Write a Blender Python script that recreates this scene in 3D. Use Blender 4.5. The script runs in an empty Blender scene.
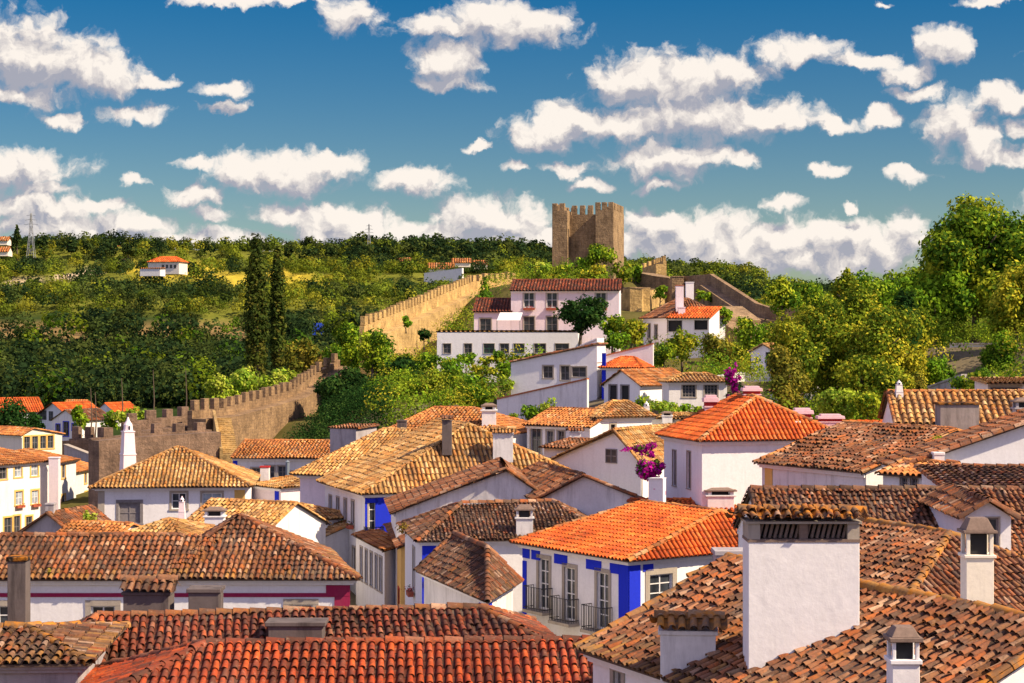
import bpy, math, random
import numpy as np
from mathutils import Vector
R = math.radians
rng = np.random.default_rng(7)
random.seed(7)
sc = bpy.context.scene
COL = sc.collection
# ------------------------------------------------------------------ camera
H, F = 20.0, 1800.0
cam_d = bpy.data.cameras.new('camera'); cam = bpy.data.objects.new('camera', cam_d); COL.objects.link(cam)
cam.location = (0, 0, H); cam.rotation_euler = (R(90), 0, 0)
cam_d.sensor_width = 36; cam_d.lens = F / 1024 * 36
cam_d.clip_start = .5; cam_d.clip_end = 20000
sc.camera = cam
sc.view_settings.view_transform = 'Standard'; sc.view_settings.look = 'None'
sc.view_settings.exposure = 0.95; sc.view_settings.gamma = 1
sc.render.resolution_x = 1024; sc.render.resolution_y = 683
sc.cycles.max_bounces = 5; sc.cycles.diffuse_bounces = 3; sc.cycles.glossy_bounces = 2
sc.cycles.transmission_bounces = 3; sc.cycles.transparent_max_bounces = 4
sc.cycles.use_denoising = True
# ------------------------------------------------------------------ sun
SUN_EL, SUN_AZ = 42, 21           # degrees; azimuth: from +X turned towards the camera (-Y)
sd = Vector((math.cos(R(SUN_EL)) * math.cos(R(SUN_AZ)), -math.cos(R(SUN_EL)) * math.sin(R(SUN_AZ)), math.sin(R(SUN_EL))))
sun_d = bpy.data.lights.new('sun', 'SUN'); sun = bpy.data.objects.new('sun', sun_d); COL.objects.link(sun)
sun_d.energy = 4.3; sun_d.angle = R(.8); sun_d.color = (1, .80, .56)
sun.rotation_euler = (-sd).to_track_quat('-Z', 'Y').to_euler()
sun.location = sd * 300
# ------------------------------------------------------------------ sky with clouds
world = bpy.data.worlds.new('World'); sc.world = world; world.use_nodes = True
def make_world():
    nt = world.node_tree; N = nt.nodes; L = nt.links
    bg = N['Background']
    sky = N.new('ShaderNodeTexSky'); sky.sky_type = 'NISHITA'; sky.sun_disc = False
    sky.sun_elevation = R(SUN_EL); sky.sun_rotation = R(90 + SUN_AZ)
    sky.altitude = 80; sky.air_density = 1.0; sky.dust_density = .35; sky.ozone_density = 2.2
    def m(op, a, b=None, c=None, clamp=False):
        n = N.new('ShaderNodeMath'); n.operation = op; n.use_clamp = clamp
        for i, v in enumerate((a, b, c)):
            if v is None: continue
            if isinstance(v, (int, float)): n.inputs[i].default_value = v
            else: L.new(v, n.inputs[i])
        return n.outputs[0]
    def vm(op, a, b=None, c=None, out=0):
        n = N.new('ShaderNodeVectorMath'); n.operation = op
        for i, v in enumerate((a, b, c)):
            if v is None: continue
            if isinstance(v, tuple): n.inputs[i].default_value = v
            else: L.new(v, n.inputs[i])
        return n.outputs[out]
    tc = N.new('ShaderNodeTexCoord')
    sx = N.new('ShaderNodeSeparateXYZ'); L.new(tc.outputs['Generated'], sx.inputs[0])
    y = m('MAXIMUM', sx.outputs[1], .02)
    u = m('DIVIDE', sx.outputs[0], y); v = m('DIVIDE', sx.outputs[2], y)
    cu = N.new('ShaderNodeCombineXYZ'); L.new(u, cu.inputs[0]); L.new(v, cu.inputs[1])
    uv = vm('MULTIPLY', cu.outputs[0], (10, 10, 10))            # tens: one unit = 180 px of sky
    def noise(vec, scale, det, rough, dist=0, col=False):
        n = N.new('ShaderNodeTexNoise'); n.inputs['Scale'].default_value = scale; n.inputs['Detail'].default_value = det
        n.inputs['Roughness'].default_value = rough; n.inputs['Distortion'].default_value = dist; L.new(vec, n.inputs['Vector'])
        return n.outputs['Color' if col else 'Fac']
    blobs = CLOUDS
    def field(vec):
        # one flattened puff per entry, joined by minimum
        cur = None
        for (px, py, rx, ry) in blobs:
            cx, cy = (px - 512) / 180, (341.5 - py) / 180
            s = (180 / (rx * 1.12), 180 / (ry * 1.12), 0)
            q = vm('MULTIPLY_ADD', vec, s, (-cx * s[0], -cy * s[1], 0))
            l = vm('LENGTH', q, out=1)
            cur = l if cur is None else m('SMOOTH_MIN', cur, l, .35)
        return cur
    warp = vm('MULTIPLY', vm('SUBTRACT', noise(uv, 4.2, 5, .6, col=True), (.5, .5, .5)), (.24, .24, 0))
    w1 = vm('ADD', uv, warp)
    n_fine = noise(w1, 7.5, 6, .58)
    f0 = field(w1)
    w2 = vm('ADD', w1, (.03, .11, 0))
    n_off = noise(vm('ADD', w1, (.03, .07, 0)), 7.5, 6, .58)
    f1 = field(w2)
    d = m('MULTIPLY_ADD', m('SUBTRACT', n_fine, .5), 1.7, m('SUBTRACT', 1.0, f0))
    mr = N.new('ShaderNodeMapRange'); mr.interpolation_type = 'SMOOTHSTEP'
    mr.inputs['From Min'].default_value = -.16; mr.inputs['From Max'].default_value = .42; L.new(d, mr.inputs['Value'])
    # only a little above the horizon
    up = N.new('ShaderNodeMapRange'); up.inputs['From Min'].default_value = .0; up.inputs['From Max'].default_value = .02; L.new(sx.outputs[1], up.inputs['Value'])
    mask = m('MULTIPLY', m('MULTIPLY', mr.outputs[0], up.outputs[0]), .97)
    # light: towards the sunlit top the puff ends, so the field grows outward
    g = m('MULTIPLY_ADD', m('SUBTRACT', f1, f0), 1.35, m('MULTIPLY', m('SUBTRACT', n_fine, n_off), 3.4))
    lit = N.new('ShaderNodeMapRange'); lit.inputs['From Min'].default_value = -.7; lit.inputs['From Max'].default_value = .85; L.new(g, lit.inputs['Value'])
    cr = N.new('ShaderNodeValToRGB'); e = cr.color_ramp.elements
    e[0].position = .18; e[0].color = (1.6, 1.62, 1.9, 1)
    e[1].position = .95; e[1].color = (4.05, 3.7, 3.35, 1)
    x = e.new(.5); x.color = (2.6, 2.42, 2.4, 1)
    L.new(lit.outputs[0], cr.inputs[0])
    hs = N.new('ShaderNodeHueSaturation'); hs.inputs['Saturation'].default_value = SKY_SAT; hs.inputs['Value'].default_value = SKY_VAL
    hs.inputs['Hue'].default_value = SKY_HUE
    L.new(sky.outputs[0], hs.inputs['Color'])
    mx = N.new('ShaderNodeMix'); mx.data_type = 'RGBA'; L.new(mask, mx.inputs[0]); L.new(hs.outputs[0], mx.inputs[6]); L.new(cr.outputs[0], mx.inputs[7])
    # unseen broken cloud added overhead and behind the camera to lift ambient on walls
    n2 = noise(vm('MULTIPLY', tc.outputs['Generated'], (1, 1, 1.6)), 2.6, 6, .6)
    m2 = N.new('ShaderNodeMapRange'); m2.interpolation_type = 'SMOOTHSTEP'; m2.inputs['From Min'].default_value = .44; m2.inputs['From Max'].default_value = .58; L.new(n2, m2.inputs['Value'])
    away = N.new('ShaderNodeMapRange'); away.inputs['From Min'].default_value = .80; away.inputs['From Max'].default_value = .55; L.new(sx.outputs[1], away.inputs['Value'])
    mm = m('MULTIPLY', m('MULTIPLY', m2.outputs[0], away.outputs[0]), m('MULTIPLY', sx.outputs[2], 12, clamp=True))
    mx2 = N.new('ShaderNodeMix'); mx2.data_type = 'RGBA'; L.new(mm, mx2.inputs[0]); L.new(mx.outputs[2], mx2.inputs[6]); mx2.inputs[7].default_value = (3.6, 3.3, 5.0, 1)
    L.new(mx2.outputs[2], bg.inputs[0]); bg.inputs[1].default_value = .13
    world.cycles.sampling_method = 'MANUAL'; world.cycles.sample_map_resolution = 512
SKY_SAT, SKY_VAL, SKY_HUE = 1.7, .28, .506
CLOUDS = [(20,55,55,42),(62,66,60,30),(100,74,45,18),(15,96,42,10),(148,80,28,6),(133,111,36,9),(67,117,18,8),(222,90,24,8),(222,109,22,6),
 (350,15,30,17),(225,2,50,6),(290,0,40,5),(20,170,55,20),(45,190,36,9),(40,208,75,14),(100,205,22,8),(60,226,90,15),(140,222,34,12),(195,196,28,11),
 (213,215,20,8),(200,162,22,6),(248,172,42,19),(285,172,50,21),(325,162,32,12),(133,181,16,6),(285,212,32,11),(345,228,60,20),(335,212,24,12),
 (190,240,90,12),(370,240,50,12),(440,28,42,12),(490,20,48,22),(530,28,44,20),(450,60,34,21),(448,84,34,8),(415,178,40,14),(475,146,16,5),
 (515,170,12,6),(565,168,24,8),(592,183,20,6),(545,134,46,16),(570,120,40,15),(620,125,60,16),(640,78,52,26),(690,84,60,24),(730,72,40,16),(800,50,42,14),
 (700,118,80,22),(770,116,56,14),(835,120,22,8),(885,116,20,9),(665,160,50,19),(700,155,34,13),(655,188,20,6),(745,160,16,8),(825,170,20,7),
 (945,46,26,18),(905,72,24,12),(868,60,40,9),(922,92,28,8),(955,125,30,22),(978,140,28,15),(1005,100,44,14),(990,156,42,10),(1018,132,16,10),
 (907,176,24,8),(782,205,20,8),(790,256,110,14),(690,250,90,14),(850,207,10,4),(990,0,34,6),(885,0,9,4),(480,214,48,20),(505,226,52,22),(440,235,52,15),(545,236,34,13),(405,230,32,12),
 (655,226,44,16),(700,232,56,20),(745,240,52,14),(775,238,54,20),(830,236,58,20),(880,246,52,20),(905,220,16,14),(850,262,70,14),(720,262,90,14),
 (300,246,100,10),(480,246,120,12),(640,246,50,16),(-80,60,60,30),(-90,190,80,22),(1100,60,60,20),(1120,200,80,24),(1090,140,40,14),(-150,120,60,14),
 (260,-60,90,24),(600,-90,110,26),(860,-70,80,20),(60,-50,70,18)]
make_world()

# ================================================================== helpers
def W(px, Y): return np.array([(px - 512) / F * Y, Y])
def Zp(py, Y): return H - (py - 341.5) / F * Y
ORG = {}                                     # world origin of each object
def put(o, origin, parent=None):
    origin = np.array(origin, float)
    COL.objects.link(o) if o.name not in COL.objects else None
    if parent is not None:
        o.parent = parent; o.location = origin - ORG[parent.name]
    else: o.location = origin
    ORG[o.name] = origin
def tag(o, label=None, cat=None, group=None, kind=None):
    if label: o['label'] = label
    if cat: o['category'] = cat
    if group: o['group'] = group
    if kind: o['kind'] = kind
    return o
def empty(name, origin, label, cat, group=None):
    o = bpy.data.objects.new(name, None); o.empty_display_size = .3
    put(o, origin); return tag(o, label, cat, group)
def mesh(name, V, Q=None, T=None, mats=(), parent=None, origin=None, tint=None, midx=None, smooth=False):
    """V (n,3) world verts; Q (m,4) quads; T (k,3) tris; tint (n,3) vertex colours"""
    V = np.asarray(V, np.float32)
    if origin is None: origin = ORG[parent.name] if parent is not None else (V.mean(0)[0], V.mean(0)[1], V[:, 2].min())
    me = bpy.data.meshes.new(name)
    nq = 0 if Q is None else len(Q); ntr = 0 if T is None else len(T)
    loops = []; sizes = []
    if nq: loops.append(np.asarray(Q, np.int32).ravel()); sizes.append(np.full(nq, 4, np.int32))
    if ntr: loops.append(np.asarray(T, np.int32).ravel()); sizes.append(np.full(ntr, 3, np.int32))
    loops = np.concatenate(loops); sizes = np.concatenate(sizes)
    me.vertices.add(len(V)); me.vertices.foreach_set('co', (V - np.array(origin, np.float32)).ravel())
    me.loops.add(len(loops)); me.loops.foreach_set('vertex_index', loops)
    me.polygons.add(len(sizes)); me.polygons.foreach_set('loop_start', np.concatenate([[0], np.cumsum(sizes)[:-1]]).astype(np.int32))
    if smooth: me.polygons.foreach_set('use_smooth', np.ones(len(sizes), bool))
    for m_ in mats: me.materials.append(m_)
    if midx is not None: me.polygons.foreach_set('material_index', np.asarray(midx, np.int32))
    if tint is not None:
        a = me.attributes.new('tint', 'FLOAT_COLOR', 'POINT')
        c = np.ones((len(V), 4), np.float32); c[:, :3] = tint; a.data.foreach_set('color', c.ravel())
    me.update(calc_edges=True)
    o = bpy.data.objects.new(name, me); put(o, origin, parent); return o
class MB:
    """small things: boxes, prisms, tubes in world space, several materials"""
    def __init__(s): s.v = []; s.f = []; s.m = []
    def add(s, V, Fc, m=0):
        b = len(s.v); s.v += [tuple(map(float, p)) for p in V]
        for f in Fc: s.f.append(tuple(i + b for i in f)); s.m.append(m)
    def box(s, c, size, m=0, rot=0, taper=1.0):
        cx, cy, z0 = c; sx, sy, sz = size; V = []
        for k, t in ((0, 1), (1, taper)):
            for dx, dy in ((-1, -1), (1, -1), (1, 1), (-1, 1)):
                x, y = dx * sx / 2 * t, dy * sy / 2 * t
                V.append((cx + x * math.cos(rot) - y * math.sin(rot), cy + x * math.sin(rot) + y * math.cos(rot), z0 + k * sz))
        s.add(V, [(3, 2, 1, 0), (4, 5, 6, 7), (0, 1, 5, 4), (1, 2, 6, 5), (2, 3, 7, 6), (3, 0, 4, 7)], m)
    def prism(s, poly, z0, z1, m=0):
        """poly (ccw xy); z0,z1 numbers or lists"""
        n = len(poly); a = z0 if hasattr(z0, '__len__') else [z0] * n; b = z1 if hasattr(z1, '__len__') else [z1] * n
        V = [(p[0], p[1], a[i]) for i, p in enumerate(poly)] + [(p[0], p[1], b[i]) for i, p in enumerate(poly)]
        s.add(V, [tuple(range(n))[::-1], tuple(range(n, 2 * n))] + [(i, (i + 1) % n, n + (i + 1) % n, n + i) for i in range(n)], m)
    def tube(s, pts, rad, n=8, m=0, caps=True):
        pts = [Vector(p) for p in pts]; rad = rad if hasattr(rad, '__len__') else [rad] * len(pts); V = []
        for i, p in enumerate(pts):
            d = (pts[min(i + 1, len(pts) - 1)] - pts[max(i - 1, 0)]).normalized()
            a = d.orthogonal().normalized() if abs(d.z) < .99 else Vector((1, 0, 0)); b = d.cross(a)
            for k in range(n):
                t = 2 * math.pi * k / n; V.append(p + (a * math.cos(t) + b * math.sin(t)) * rad[i])
        Fc = [(i * n + k, i * n + (k + 1) % n, (i + 1) * n + (k + 1) % n, (i + 1) * n + k) for i in range(len(pts) - 1) for k in range(n)]
        if caps: Fc += [tuple(range(n))[::-1], tuple(range((len(pts) - 1) * n, len(pts) * n))]
        s.add(V, Fc, m)
    def build(s, name, mats, parent=None, origin=None, smooth=False, bevel=0):
        V = np.array(s.v)
        if origin is None: origin = ORG[parent.name] if parent is not None else (V[:, 0].mean(), V[:, 1].mean(), V[:, 2].min())
        me = bpy.data.meshes.new(name); me.from_pydata([tuple(p) for p in V - np.array(origin)], [], s.f)
        mats = mats if isinstance(mats, (list, tuple)) else [mats]
        for m_ in mats: me.materials.append(m_)
        me.polygons.foreach_set('material_index', s.m)
        if smooth: me.polygons.foreach_set('use_smooth', [True] * len(s.f))
        me.update(); o = bpy.data.objects.new(name, me); put(o, origin, parent)
        if bevel:
            b = o.modifiers.new('bevel', 'BEVEL'); b.width = bevel; b.segments = 2; b.limit_method = 'ANGLE'
        return o

# ================================================================== materials
M = {}
def nmat(name):
    m = bpy.data.materials.new(name); m.use_nodes = True
    N = m.node_tree.nodes; L = m.node_tree.links
    return m, N, L, N['Principled BSDF']
def _noise(N, L, scale, det=4, rough=.6, vec=None, stretch=None):
    tc = N.new('ShaderNodeNewGeometry')
    src = tc.outputs['Position']
    if stretch:
        mp = N.new('ShaderNodeMapping'); mp.inputs['Scale'].default_value = stretch; L.new(src, mp.inputs[0]); src = mp.outputs[0]
    n = N.new('ShaderNodeTexNoise'); n.inputs['Scale'].default_value = scale; n.inputs['Detail'].default_value = det; n.inputs['Roughness'].default_value = rough
    L.new(src, n.inputs['Vector']); return n.outputs['Fac']
def _ramp(N, L, fac, stops):
    r = N.new('ShaderNodeValToRGB'); L.new(fac, r.inputs[0]); e = r.color_ramp.elements
    e[0].position, e[0].color = stops[0][0], (*stops[0][1], 1); e[1].position, e[1].color = stops[-1][0], (*stops[-1][1], 1)
    for p, c in stops[1:-1]: x = e.new(p); x.color = (*c, 1)
    return r.outputs[0]
def _mix(N, L, fac, a, b, mode='MIX'):
    n = N.new('ShaderNodeMix'); n.data_type = 'RGBA'; n.blend_type = mode
    for i, v in ((0, fac), (6, a), (7, b)):
        if isinstance(v, (int, float)): n.inputs[i].default_value = v
        elif isinstance(v, tuple): n.inputs[i].default_value = (*v, 1)
        else: L.new(v, n.inputs[i])
    return n.outputs[2]
def plaster(key, col, grime=.25, gcol=(.22, .19, .17), rough=.9):
    m, N, L, B = nmat('plaster_' + key)
    big = _noise(N, L, .55, 6, .65); streak = _noise(N, L, 1.0, 6, .7, stretch=(2.6, 2.6, .35)); fine = _noise(N, L, 9, 3, .6)
    s = _ramp(N, L, streak, [(.5, (0, 0, 0)), (.72, (1, 1, 1))]); b = _ramp(N, L, big, [(.45, (0, 0, 0)), (.7, (1, 1, 1))])
    c = _mix(N, L, _mul(N, L, s, grime), col, gcol)
    c = _mix(N, L, _mul(N, L, b, grime * .8), c, tuple(x * .62 for x in col))
    c = _mix(N, L, .12, c, _ramp(N, L, fine, [(.3, (.3, .3, .3)), (.7, (1, 1, 1))]), 'MULTIPLY')
    L.new(c, B.inputs['Base Color']); B.inputs['Roughness'].default_value = rough; B.inputs['Specular IOR Level'].default_value = .2
    bp = N.new('ShaderNodeBump'); bp.inputs['Strength'].default_value = .35; bp.inputs['Distance'].default_value = .03
    L.new(_noise(N, L, 3.5, 5, .6), bp.inputs['Height']); L.new(bp.outputs[0], B.inputs['Normal'])
    M[key] = m
def _mul(N, L, a, k):
    n = N.new('ShaderNodeMath'); n.operation = 'MULTIPLY'; L.new(a, n.inputs[0])
    if isinstance(k, (int, float)): n.inputs[1].default_value = k
    else: L.new(k, n.inputs[1])
    return n.outputs[0]
plaster('white', (.80, .79, .78), .32, (.34, .30, .27))
plaster('clean', (.84, .83, .84), .16, (.42, .38, .36))
plaster('cream', (.84, .78, .66), .25)
plaster('dirty', (.76, .74, .73), .5, (.20, .18, .17))
plaster('pink', (.84, .73, .77), .15)
plaster('ochre', (.78, .48, .14), .35)
plaster('blue', (.015, .035, .62), .10, (.02, .03, .25))
plaster('crimson', (.33, .02, .08), .15)
plaster('redpaint', (.45, .03, .03), .1)
plaster('concrete', (.15, .125, .12), .9, (.03, .025, .025))
plaster('weathered', (.40, .34, .31), .95, (.05, .04, .035))
plaster('greywall', (.42, .39, .40), .8, (.12, .10, .10))
plaster('chimpink', (.80, .52, .56), .15)
plaster('stonetrim', (.42, .37, .31), .5, (.18, .15, .13))
def simple(key, col, rough=.6, metal=0, var=.2, scale=6):
    m, N, L, B = nmat(key)
    n = _noise(N, L, scale, 4); c = _mix(N, L, n, tuple(x * (1 - var) for x in col), tuple(min(1, x * (1 + var)) for x in col))
    L.new(c, B.inputs['Base Color']); B.inputs['Roughness'].default_value = rough; B.inputs['Metallic'].default_value = metal; M[key] = m
simple('frame', (.72, .72, .72), .5); simple('darkwood', (.05, .035, .03), .6); simple('iron', (.02, .02, .022), .5)
simple('greywood', (.20, .18, .18), .8, var=.5); simple('greenpaint', (.02, .10, .06), .5); simple('pipe', (.17, .21, .25), .5)
simple('bark', (.11, .08, .055), .95, var=.5, scale=4); simple('palebark', (.42, .39, .34), .9, var=.3); simple('soffit', (.10, .065, .045), .95)
simple('terracotta', (.36, .12, .05), .8); simple('pot', (.35, .08, .04), .8); simple('awning', (.8, .8, .78), .8); simple('steel', (.25, .27, .29), .5, .3)
simple('black', (.012, .012, .014), .8); simple('bluecloth', (.02, .08, .6), .7); simple('sill', (.42, .38, .33), .8)
def glass(key, col):
    m, N, L, B = nmat(key); n = _noise(N, L, 1.3, 2)
    L.new(_ramp(N, L, n, [(.35, col), (.65, tuple(x * 2.6 for x in col))]), B.inputs['Base Color']); B.inputs['Roughness'].default_value = .12; M[key] = m
glass('glass', (.02, .024, .03)); glass('curtain', (.16, .19, .22))
def tiles_mat(key, lich, lcol, scale=1.6, lo=.52, hi=.68, grey=.5):
    m, N, L, B = nmat('roof_tiles_' + key)
    at = N.new('ShaderNodeAttribute'); at.attribute_name = 'tint'
    l = _ramp(N, L, _noise(N, L, scale, 6, .7), [(lo, (0, 0, 0)), (hi, (1, 1, 1))])
    l2 = _ramp(N, L, _noise(N, L, 14, 4, .7), [(.5, (0, 0, 0)), (.66, (1, 1, 1))])
    l3 = _ramp(N, L, _noise(N, L, .45, 5, .65), [(.40, (.55, .52, .50)), (.60, (1.1, 1.1, 1.1))])
    c = _mix(N, L, _mul(N, L, l2, .62), at.outputs['Color'], (.045, .032, .025))
    l5 = _ramp(N, L, _noise(N, L, 1.1, 7, .72), [(.50, (0, 0, 0)), (.63, (1, 1, 1))])
    c = _mix(N, L, _mul(N, L, l5, grey), c, (.15, .115, .085))
    l4 = _ramp(N, L, _noise(N, L, 9, 5, .75), [(.56, (0, 0, 0)), (.70, (1, 1, 1))])
    c = _mix(N, L, _mul(N, L, l4, .35), c, (.50, .36, .25))
    c = _mix(N, L, .8, c, l3, 'MULTIPLY')
    c = _mix(N, L, _mul(N, L, l, lich), c, lcol)
    L.new(c, B.inputs['Base Color']); B.inputs['Roughness'].default_value = .85; B.inputs['Specular IOR Level'].default_value = .25
    M['t_' + key] = m
tiles_mat('old', .35, (.45, .17, .02)); tiles_mat('new', .10, (.5, .2, .03), grey=.12); tiles_mat('red', .3, (.07, .05, .035), grey=.25); tiles_mat('gold', .3, (.62, .30, .03), grey=.3)
tiles_mat('moss', .75, (.55, .20, .012), 3.5, .46, .62); tiles_mat('dark', .25, (.45, .22, .03))
def stone_mat(key, c0, c1, mort, bw=.55, bh=.28):
    m, N, L, B = nmat('stone_' + key)
    g = N.new('ShaderNodeNewGeometry'); s = N.new('ShaderNodeSeparateXYZ'); L.new(g.outputs['Position'], s.inputs[0])
    ad = N.new('ShaderNodeMath'); ad.operation = 'MULTIPLY_ADD'; L.new(s.outputs[1], ad.inputs[0]); ad.inputs[1].default_value = .8; L.new(s.outputs[0], ad.inputs[2])
    cb = N.new('ShaderNodeCombineXYZ'); L.new(ad.outputs[0], cb.inputs[0]); L.new(s.outputs[2], cb.inputs[1])
    br = N.new('ShaderNodeTexBrick'); L.new(cb.outputs[0], br.inputs[0]); br.inputs['Color1'].default_value = (*c0, 1); br.inputs['Color2'].default_value = (*c1, 1); br.inputs['Mortar'].default_value = (*mort, 1)
    br.inputs['Scale'].default_value = 1; br.inputs['Brick Width'].default_value = bw; br.inputs['Row Height'].default_value = bh; br.inputs['Mortar Size'].default_value = .025; br.inputs['Bias'].default_value = -.1
    c = _mix(N, L, .45, br.outputs['Color'], _ramp(N, L, _noise(N, L, 2.2, 6, .8), [(.3, tuple(x * .6 for x in c1)), (.5, c1), (.7, tuple(min(1, x * 1.25) for x in c0))]))
    c = _mix(N, L, .75, c, _ramp(N, L, _noise(N, L, .5, 8, .75), [(.32, (.22, .19, .17)), (.62, (1.0, 1.0, 1.0))]), 'MULTIPLY')
    c = _mix(N, L, .5, c, _ramp(N, L, _noise(N, L, 1.2, 6, .75, stretch=(3, 3, .3)), [(.35, (.3, .28, .26)), (.65, (1, 1, 1))]), 'MULTIPLY')
    L.new(c, B.inputs['Base Color']); B.inputs['Roughness'].default_value = .95
    bp = N.new('ShaderNodeBump'); bp.inputs['Strength'].default_value = 1.0; bp.inputs['Distance'].default_value = .18
    L.new(_noise(N, L, 3, 6, .7), bp.inputs['Height']); L.new(bp.outputs[0], B.inputs['Normal']); M[key] = m
stone_mat('castle', (.56, .38, .20), (.40, .27, .14), (.32, .22, .13), .7, .35)
stone_mat('goldwall', (.84, .58, .22), (.68, .45, .17), (.6, .43, .22), .8, .35)
stone_mat('bastion', (.36, .23, .15), (.25, .165, .115), (.22, .15, .10), .7, .3)
stone_mat('brownwall', (.52, .34, .17), (.34, .22, .12), (.30, .20, .12), .7, .3)
simple('captile', (.20, .14, .11), .9, var=.5, scale=12)
def leafmat():
    m = bpy.data.materials.new('leaves'); m.use_nodes = True; N = m.node_tree.nodes; L = m.node_tree.links
    N.remove(N['Principled BSDF']); at = N.new('ShaderNodeAttribute'); at.attribute_name = 'tint'
    d = N.new('ShaderNodeBsdfDiffuse'); t = N.new('ShaderNodeBsdfTranslucent'); x = N.new('ShaderNodeMixShader'); x.inputs[0].default_value = .3
    L.new(at.outputs['Color'], d.inputs[0]); L.new(at.outputs['Color'], t.inputs[0]); L.new(d.outputs[0], x.inputs[1]); L.new(t.outputs[0], x.inputs[2])
    L.new(x.outputs[0], N['Material Output'].inputs['Surface']); M['leaf'] = m
leafmat()

# ================================================================== terrain
CP = [(0,30,4),(512,30,5),(1024,30,9),(-600,60,3),(0,64,4),(350,64,5),(600,64,5.5),(900,60,9.5),(1200,60,11),(0,110,3),(200,110,4.5),(300,105,6),(400,100,5.5),
 (500,90,6.5),(700,85,8.5),(900,90,12),(1100,90,14),(0,160,2.5),(250,140,7),(300,140,7.2),(420,125,9),(600,120,10.5),(700,140,12.3),(850,120,14),(970,150,19.6),(1100,150,21),
 (-100,200,1),(100,170,5),(250,175,9),(330,185,12),(400,180,14.3),(450,178,15.5),(520,165,14),(560,180,16.5),(640,195,18),(700,170,15.5),(760,160,16.5),(850,160,18),
 (480,230,21),(400,220,16),(550,260,28.5),(600,270,29.5),(640,240,24),(680,232,22),(640,222,20.5),(720,222,20),(700,240,25),(760,250,25),(900,220,23),(1100,220,23),(200,230,8),(270,240,10),(330,260,12),(100,250,4),(0,280,2),(40,330,4),
 (100,330,4),(-200,330,2),(400,320,13),(480,330,18),(600,330,25),(720,330,23),(860,330,23),(-200,450,3),(0,450,3),(200,450,4),(400,420,8),(600,450,14),(720,500,20),(900,480,20),
 (0,560,1.5),(150,560,2),(300,560,4),(450,560,10),(720,650,33),(900,650,30),(1100,650,28)]
for px in range(-500, 720, 130):
    CP += [(px, 650, 9), (px, 800, 23), (px, 950, 42), (px, 1100, 61)]
CP += [(-400,1260,84),(-200,1260,84),(0,1260,83.5),(100,1270,86),(200,1280,83),(300,1290,83),(400,1290,81),(500,1280,80),(600,1200,66),(700,1000,50),(850,900,38),(1024,900,36),(1200,900,34)]
for px in (-600, 0, 512, 1024, 1500): CP += [(px, 1900, 40), (px, 3500, 0), (px, 9000, -20)]
CPa = np.array([(p[0] / 230.0, math.log(p[1]) * 5.2, p[2]) for p in CP])
def terr(x, y):
    x = np.atleast_1d(np.asarray(x, float)); y = np.atleast_1d(np.asarray(y, float)); yy = np.maximum(y, 12)
    u = (x / yy * F + 512) / 230.0; v = np.log(yy) * 5.2
    num = np.zeros(x.shape); den = np.zeros(x.shape)
    for a, b, z in CPa:
        w = 1 / ((u - a) ** 2 + (v - b) ** 2 + .02) ** 2.2
        num += w * z; den += w
    return num / den
def terr1(x, y): return float(terr(x, y)[0])
def build_terrain():
    a = np.linspace(-.9, .9, 300); Y = np.concatenate([np.linspace(-60, 20, 12, endpoint=False), np.geomspace(20, 9000, 330)])
    AX, YY = np.meshgrid(a, Y); X = AX * (np.abs(YY) + 90)
    Z = terr(X.ravel(), YY.ravel())
    V = np.stack([X.ravel(), YY.ravel(), Z], 1)
    n, k = len(Y), len(a); i = np.arange(n * k).reshape(n, k)
    Q = np.stack([i[:-1, :-1], i[:-1, 1:], i[1:, 1:], i[1:, :-1]], -1).reshape(-1, 4)
    # what covers the ground: cobbles and earth in town, scrub outside, dry field strips on the hillside
    x, y = V[:, 0], V[:, 1]; yy = np.maximum(y, 1); px = x / yy * F + 512; py = 341.5 - (V[:, 2] - H) / yy * F
    c = np.tile(np.array([[.20, .17, .12]]), (len(V), 1))
    c[y > 165] = (.13, .12, .045); c[(y > 150) & (px > 760)] = (.12, .12, .04); c[y > 300] = (.035, .06, .02)
    wob = 4 * np.sin(px / 37) + 3 * np.sin(px / 13 + 2)
    f = (y > 500) & (px < 250) & (np.abs(py - (331 + wob * .5 + (px - 100) * .01)) < 7 + wob * .4); c[f] = (.27, .19, .09)
    g = (y > 500) & (px < 720) & (py < 318); c[g] = (.17, .19, .035)
    h = (y > 500) & (np.abs(py - 277 - wob) < 7) & (px > 130) & (px < 330); c[h] = (.55, .44, .06)
    r1 = (y > 500) & (px < 135) & (np.abs(py - (288 - px * .17)) < 2.6); c[r1] = (.62, .50, .38)
    o = mesh('terrain', V, Q, mats=[M['ground']], tint=c, origin=(0, 0, 0), smooth=True); tag(o, kind='structure')
m, N, L, B = nmat('ground'); at = N.new('ShaderNodeAttribute'); at.attribute_name = 'tint'
cc = _mix(N, L, .8, at.outputs['Color'], _ramp(N, L, _noise(N, L, .09, 8, .7), [(.3, (.45, .5, .4)), (.7, (1.35, 1.25, 1.1))]), 'MULTIPLY')
cc = _mix(N, L, .5, cc, _ramp(N, L, _noise(N, L, 2, 5, .7), [(.3, (.5, .5, .5)), (.7, (1.2, 1.2, 1.2))]), 'MULTIPLY')
L.new(cc, B.inputs['Base Color']); B.inputs['Roughness'].default_value = 1; B.inputs['Specular IOR Level'].default_value = 0; M['ground'] = m
build_terrain()

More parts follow.
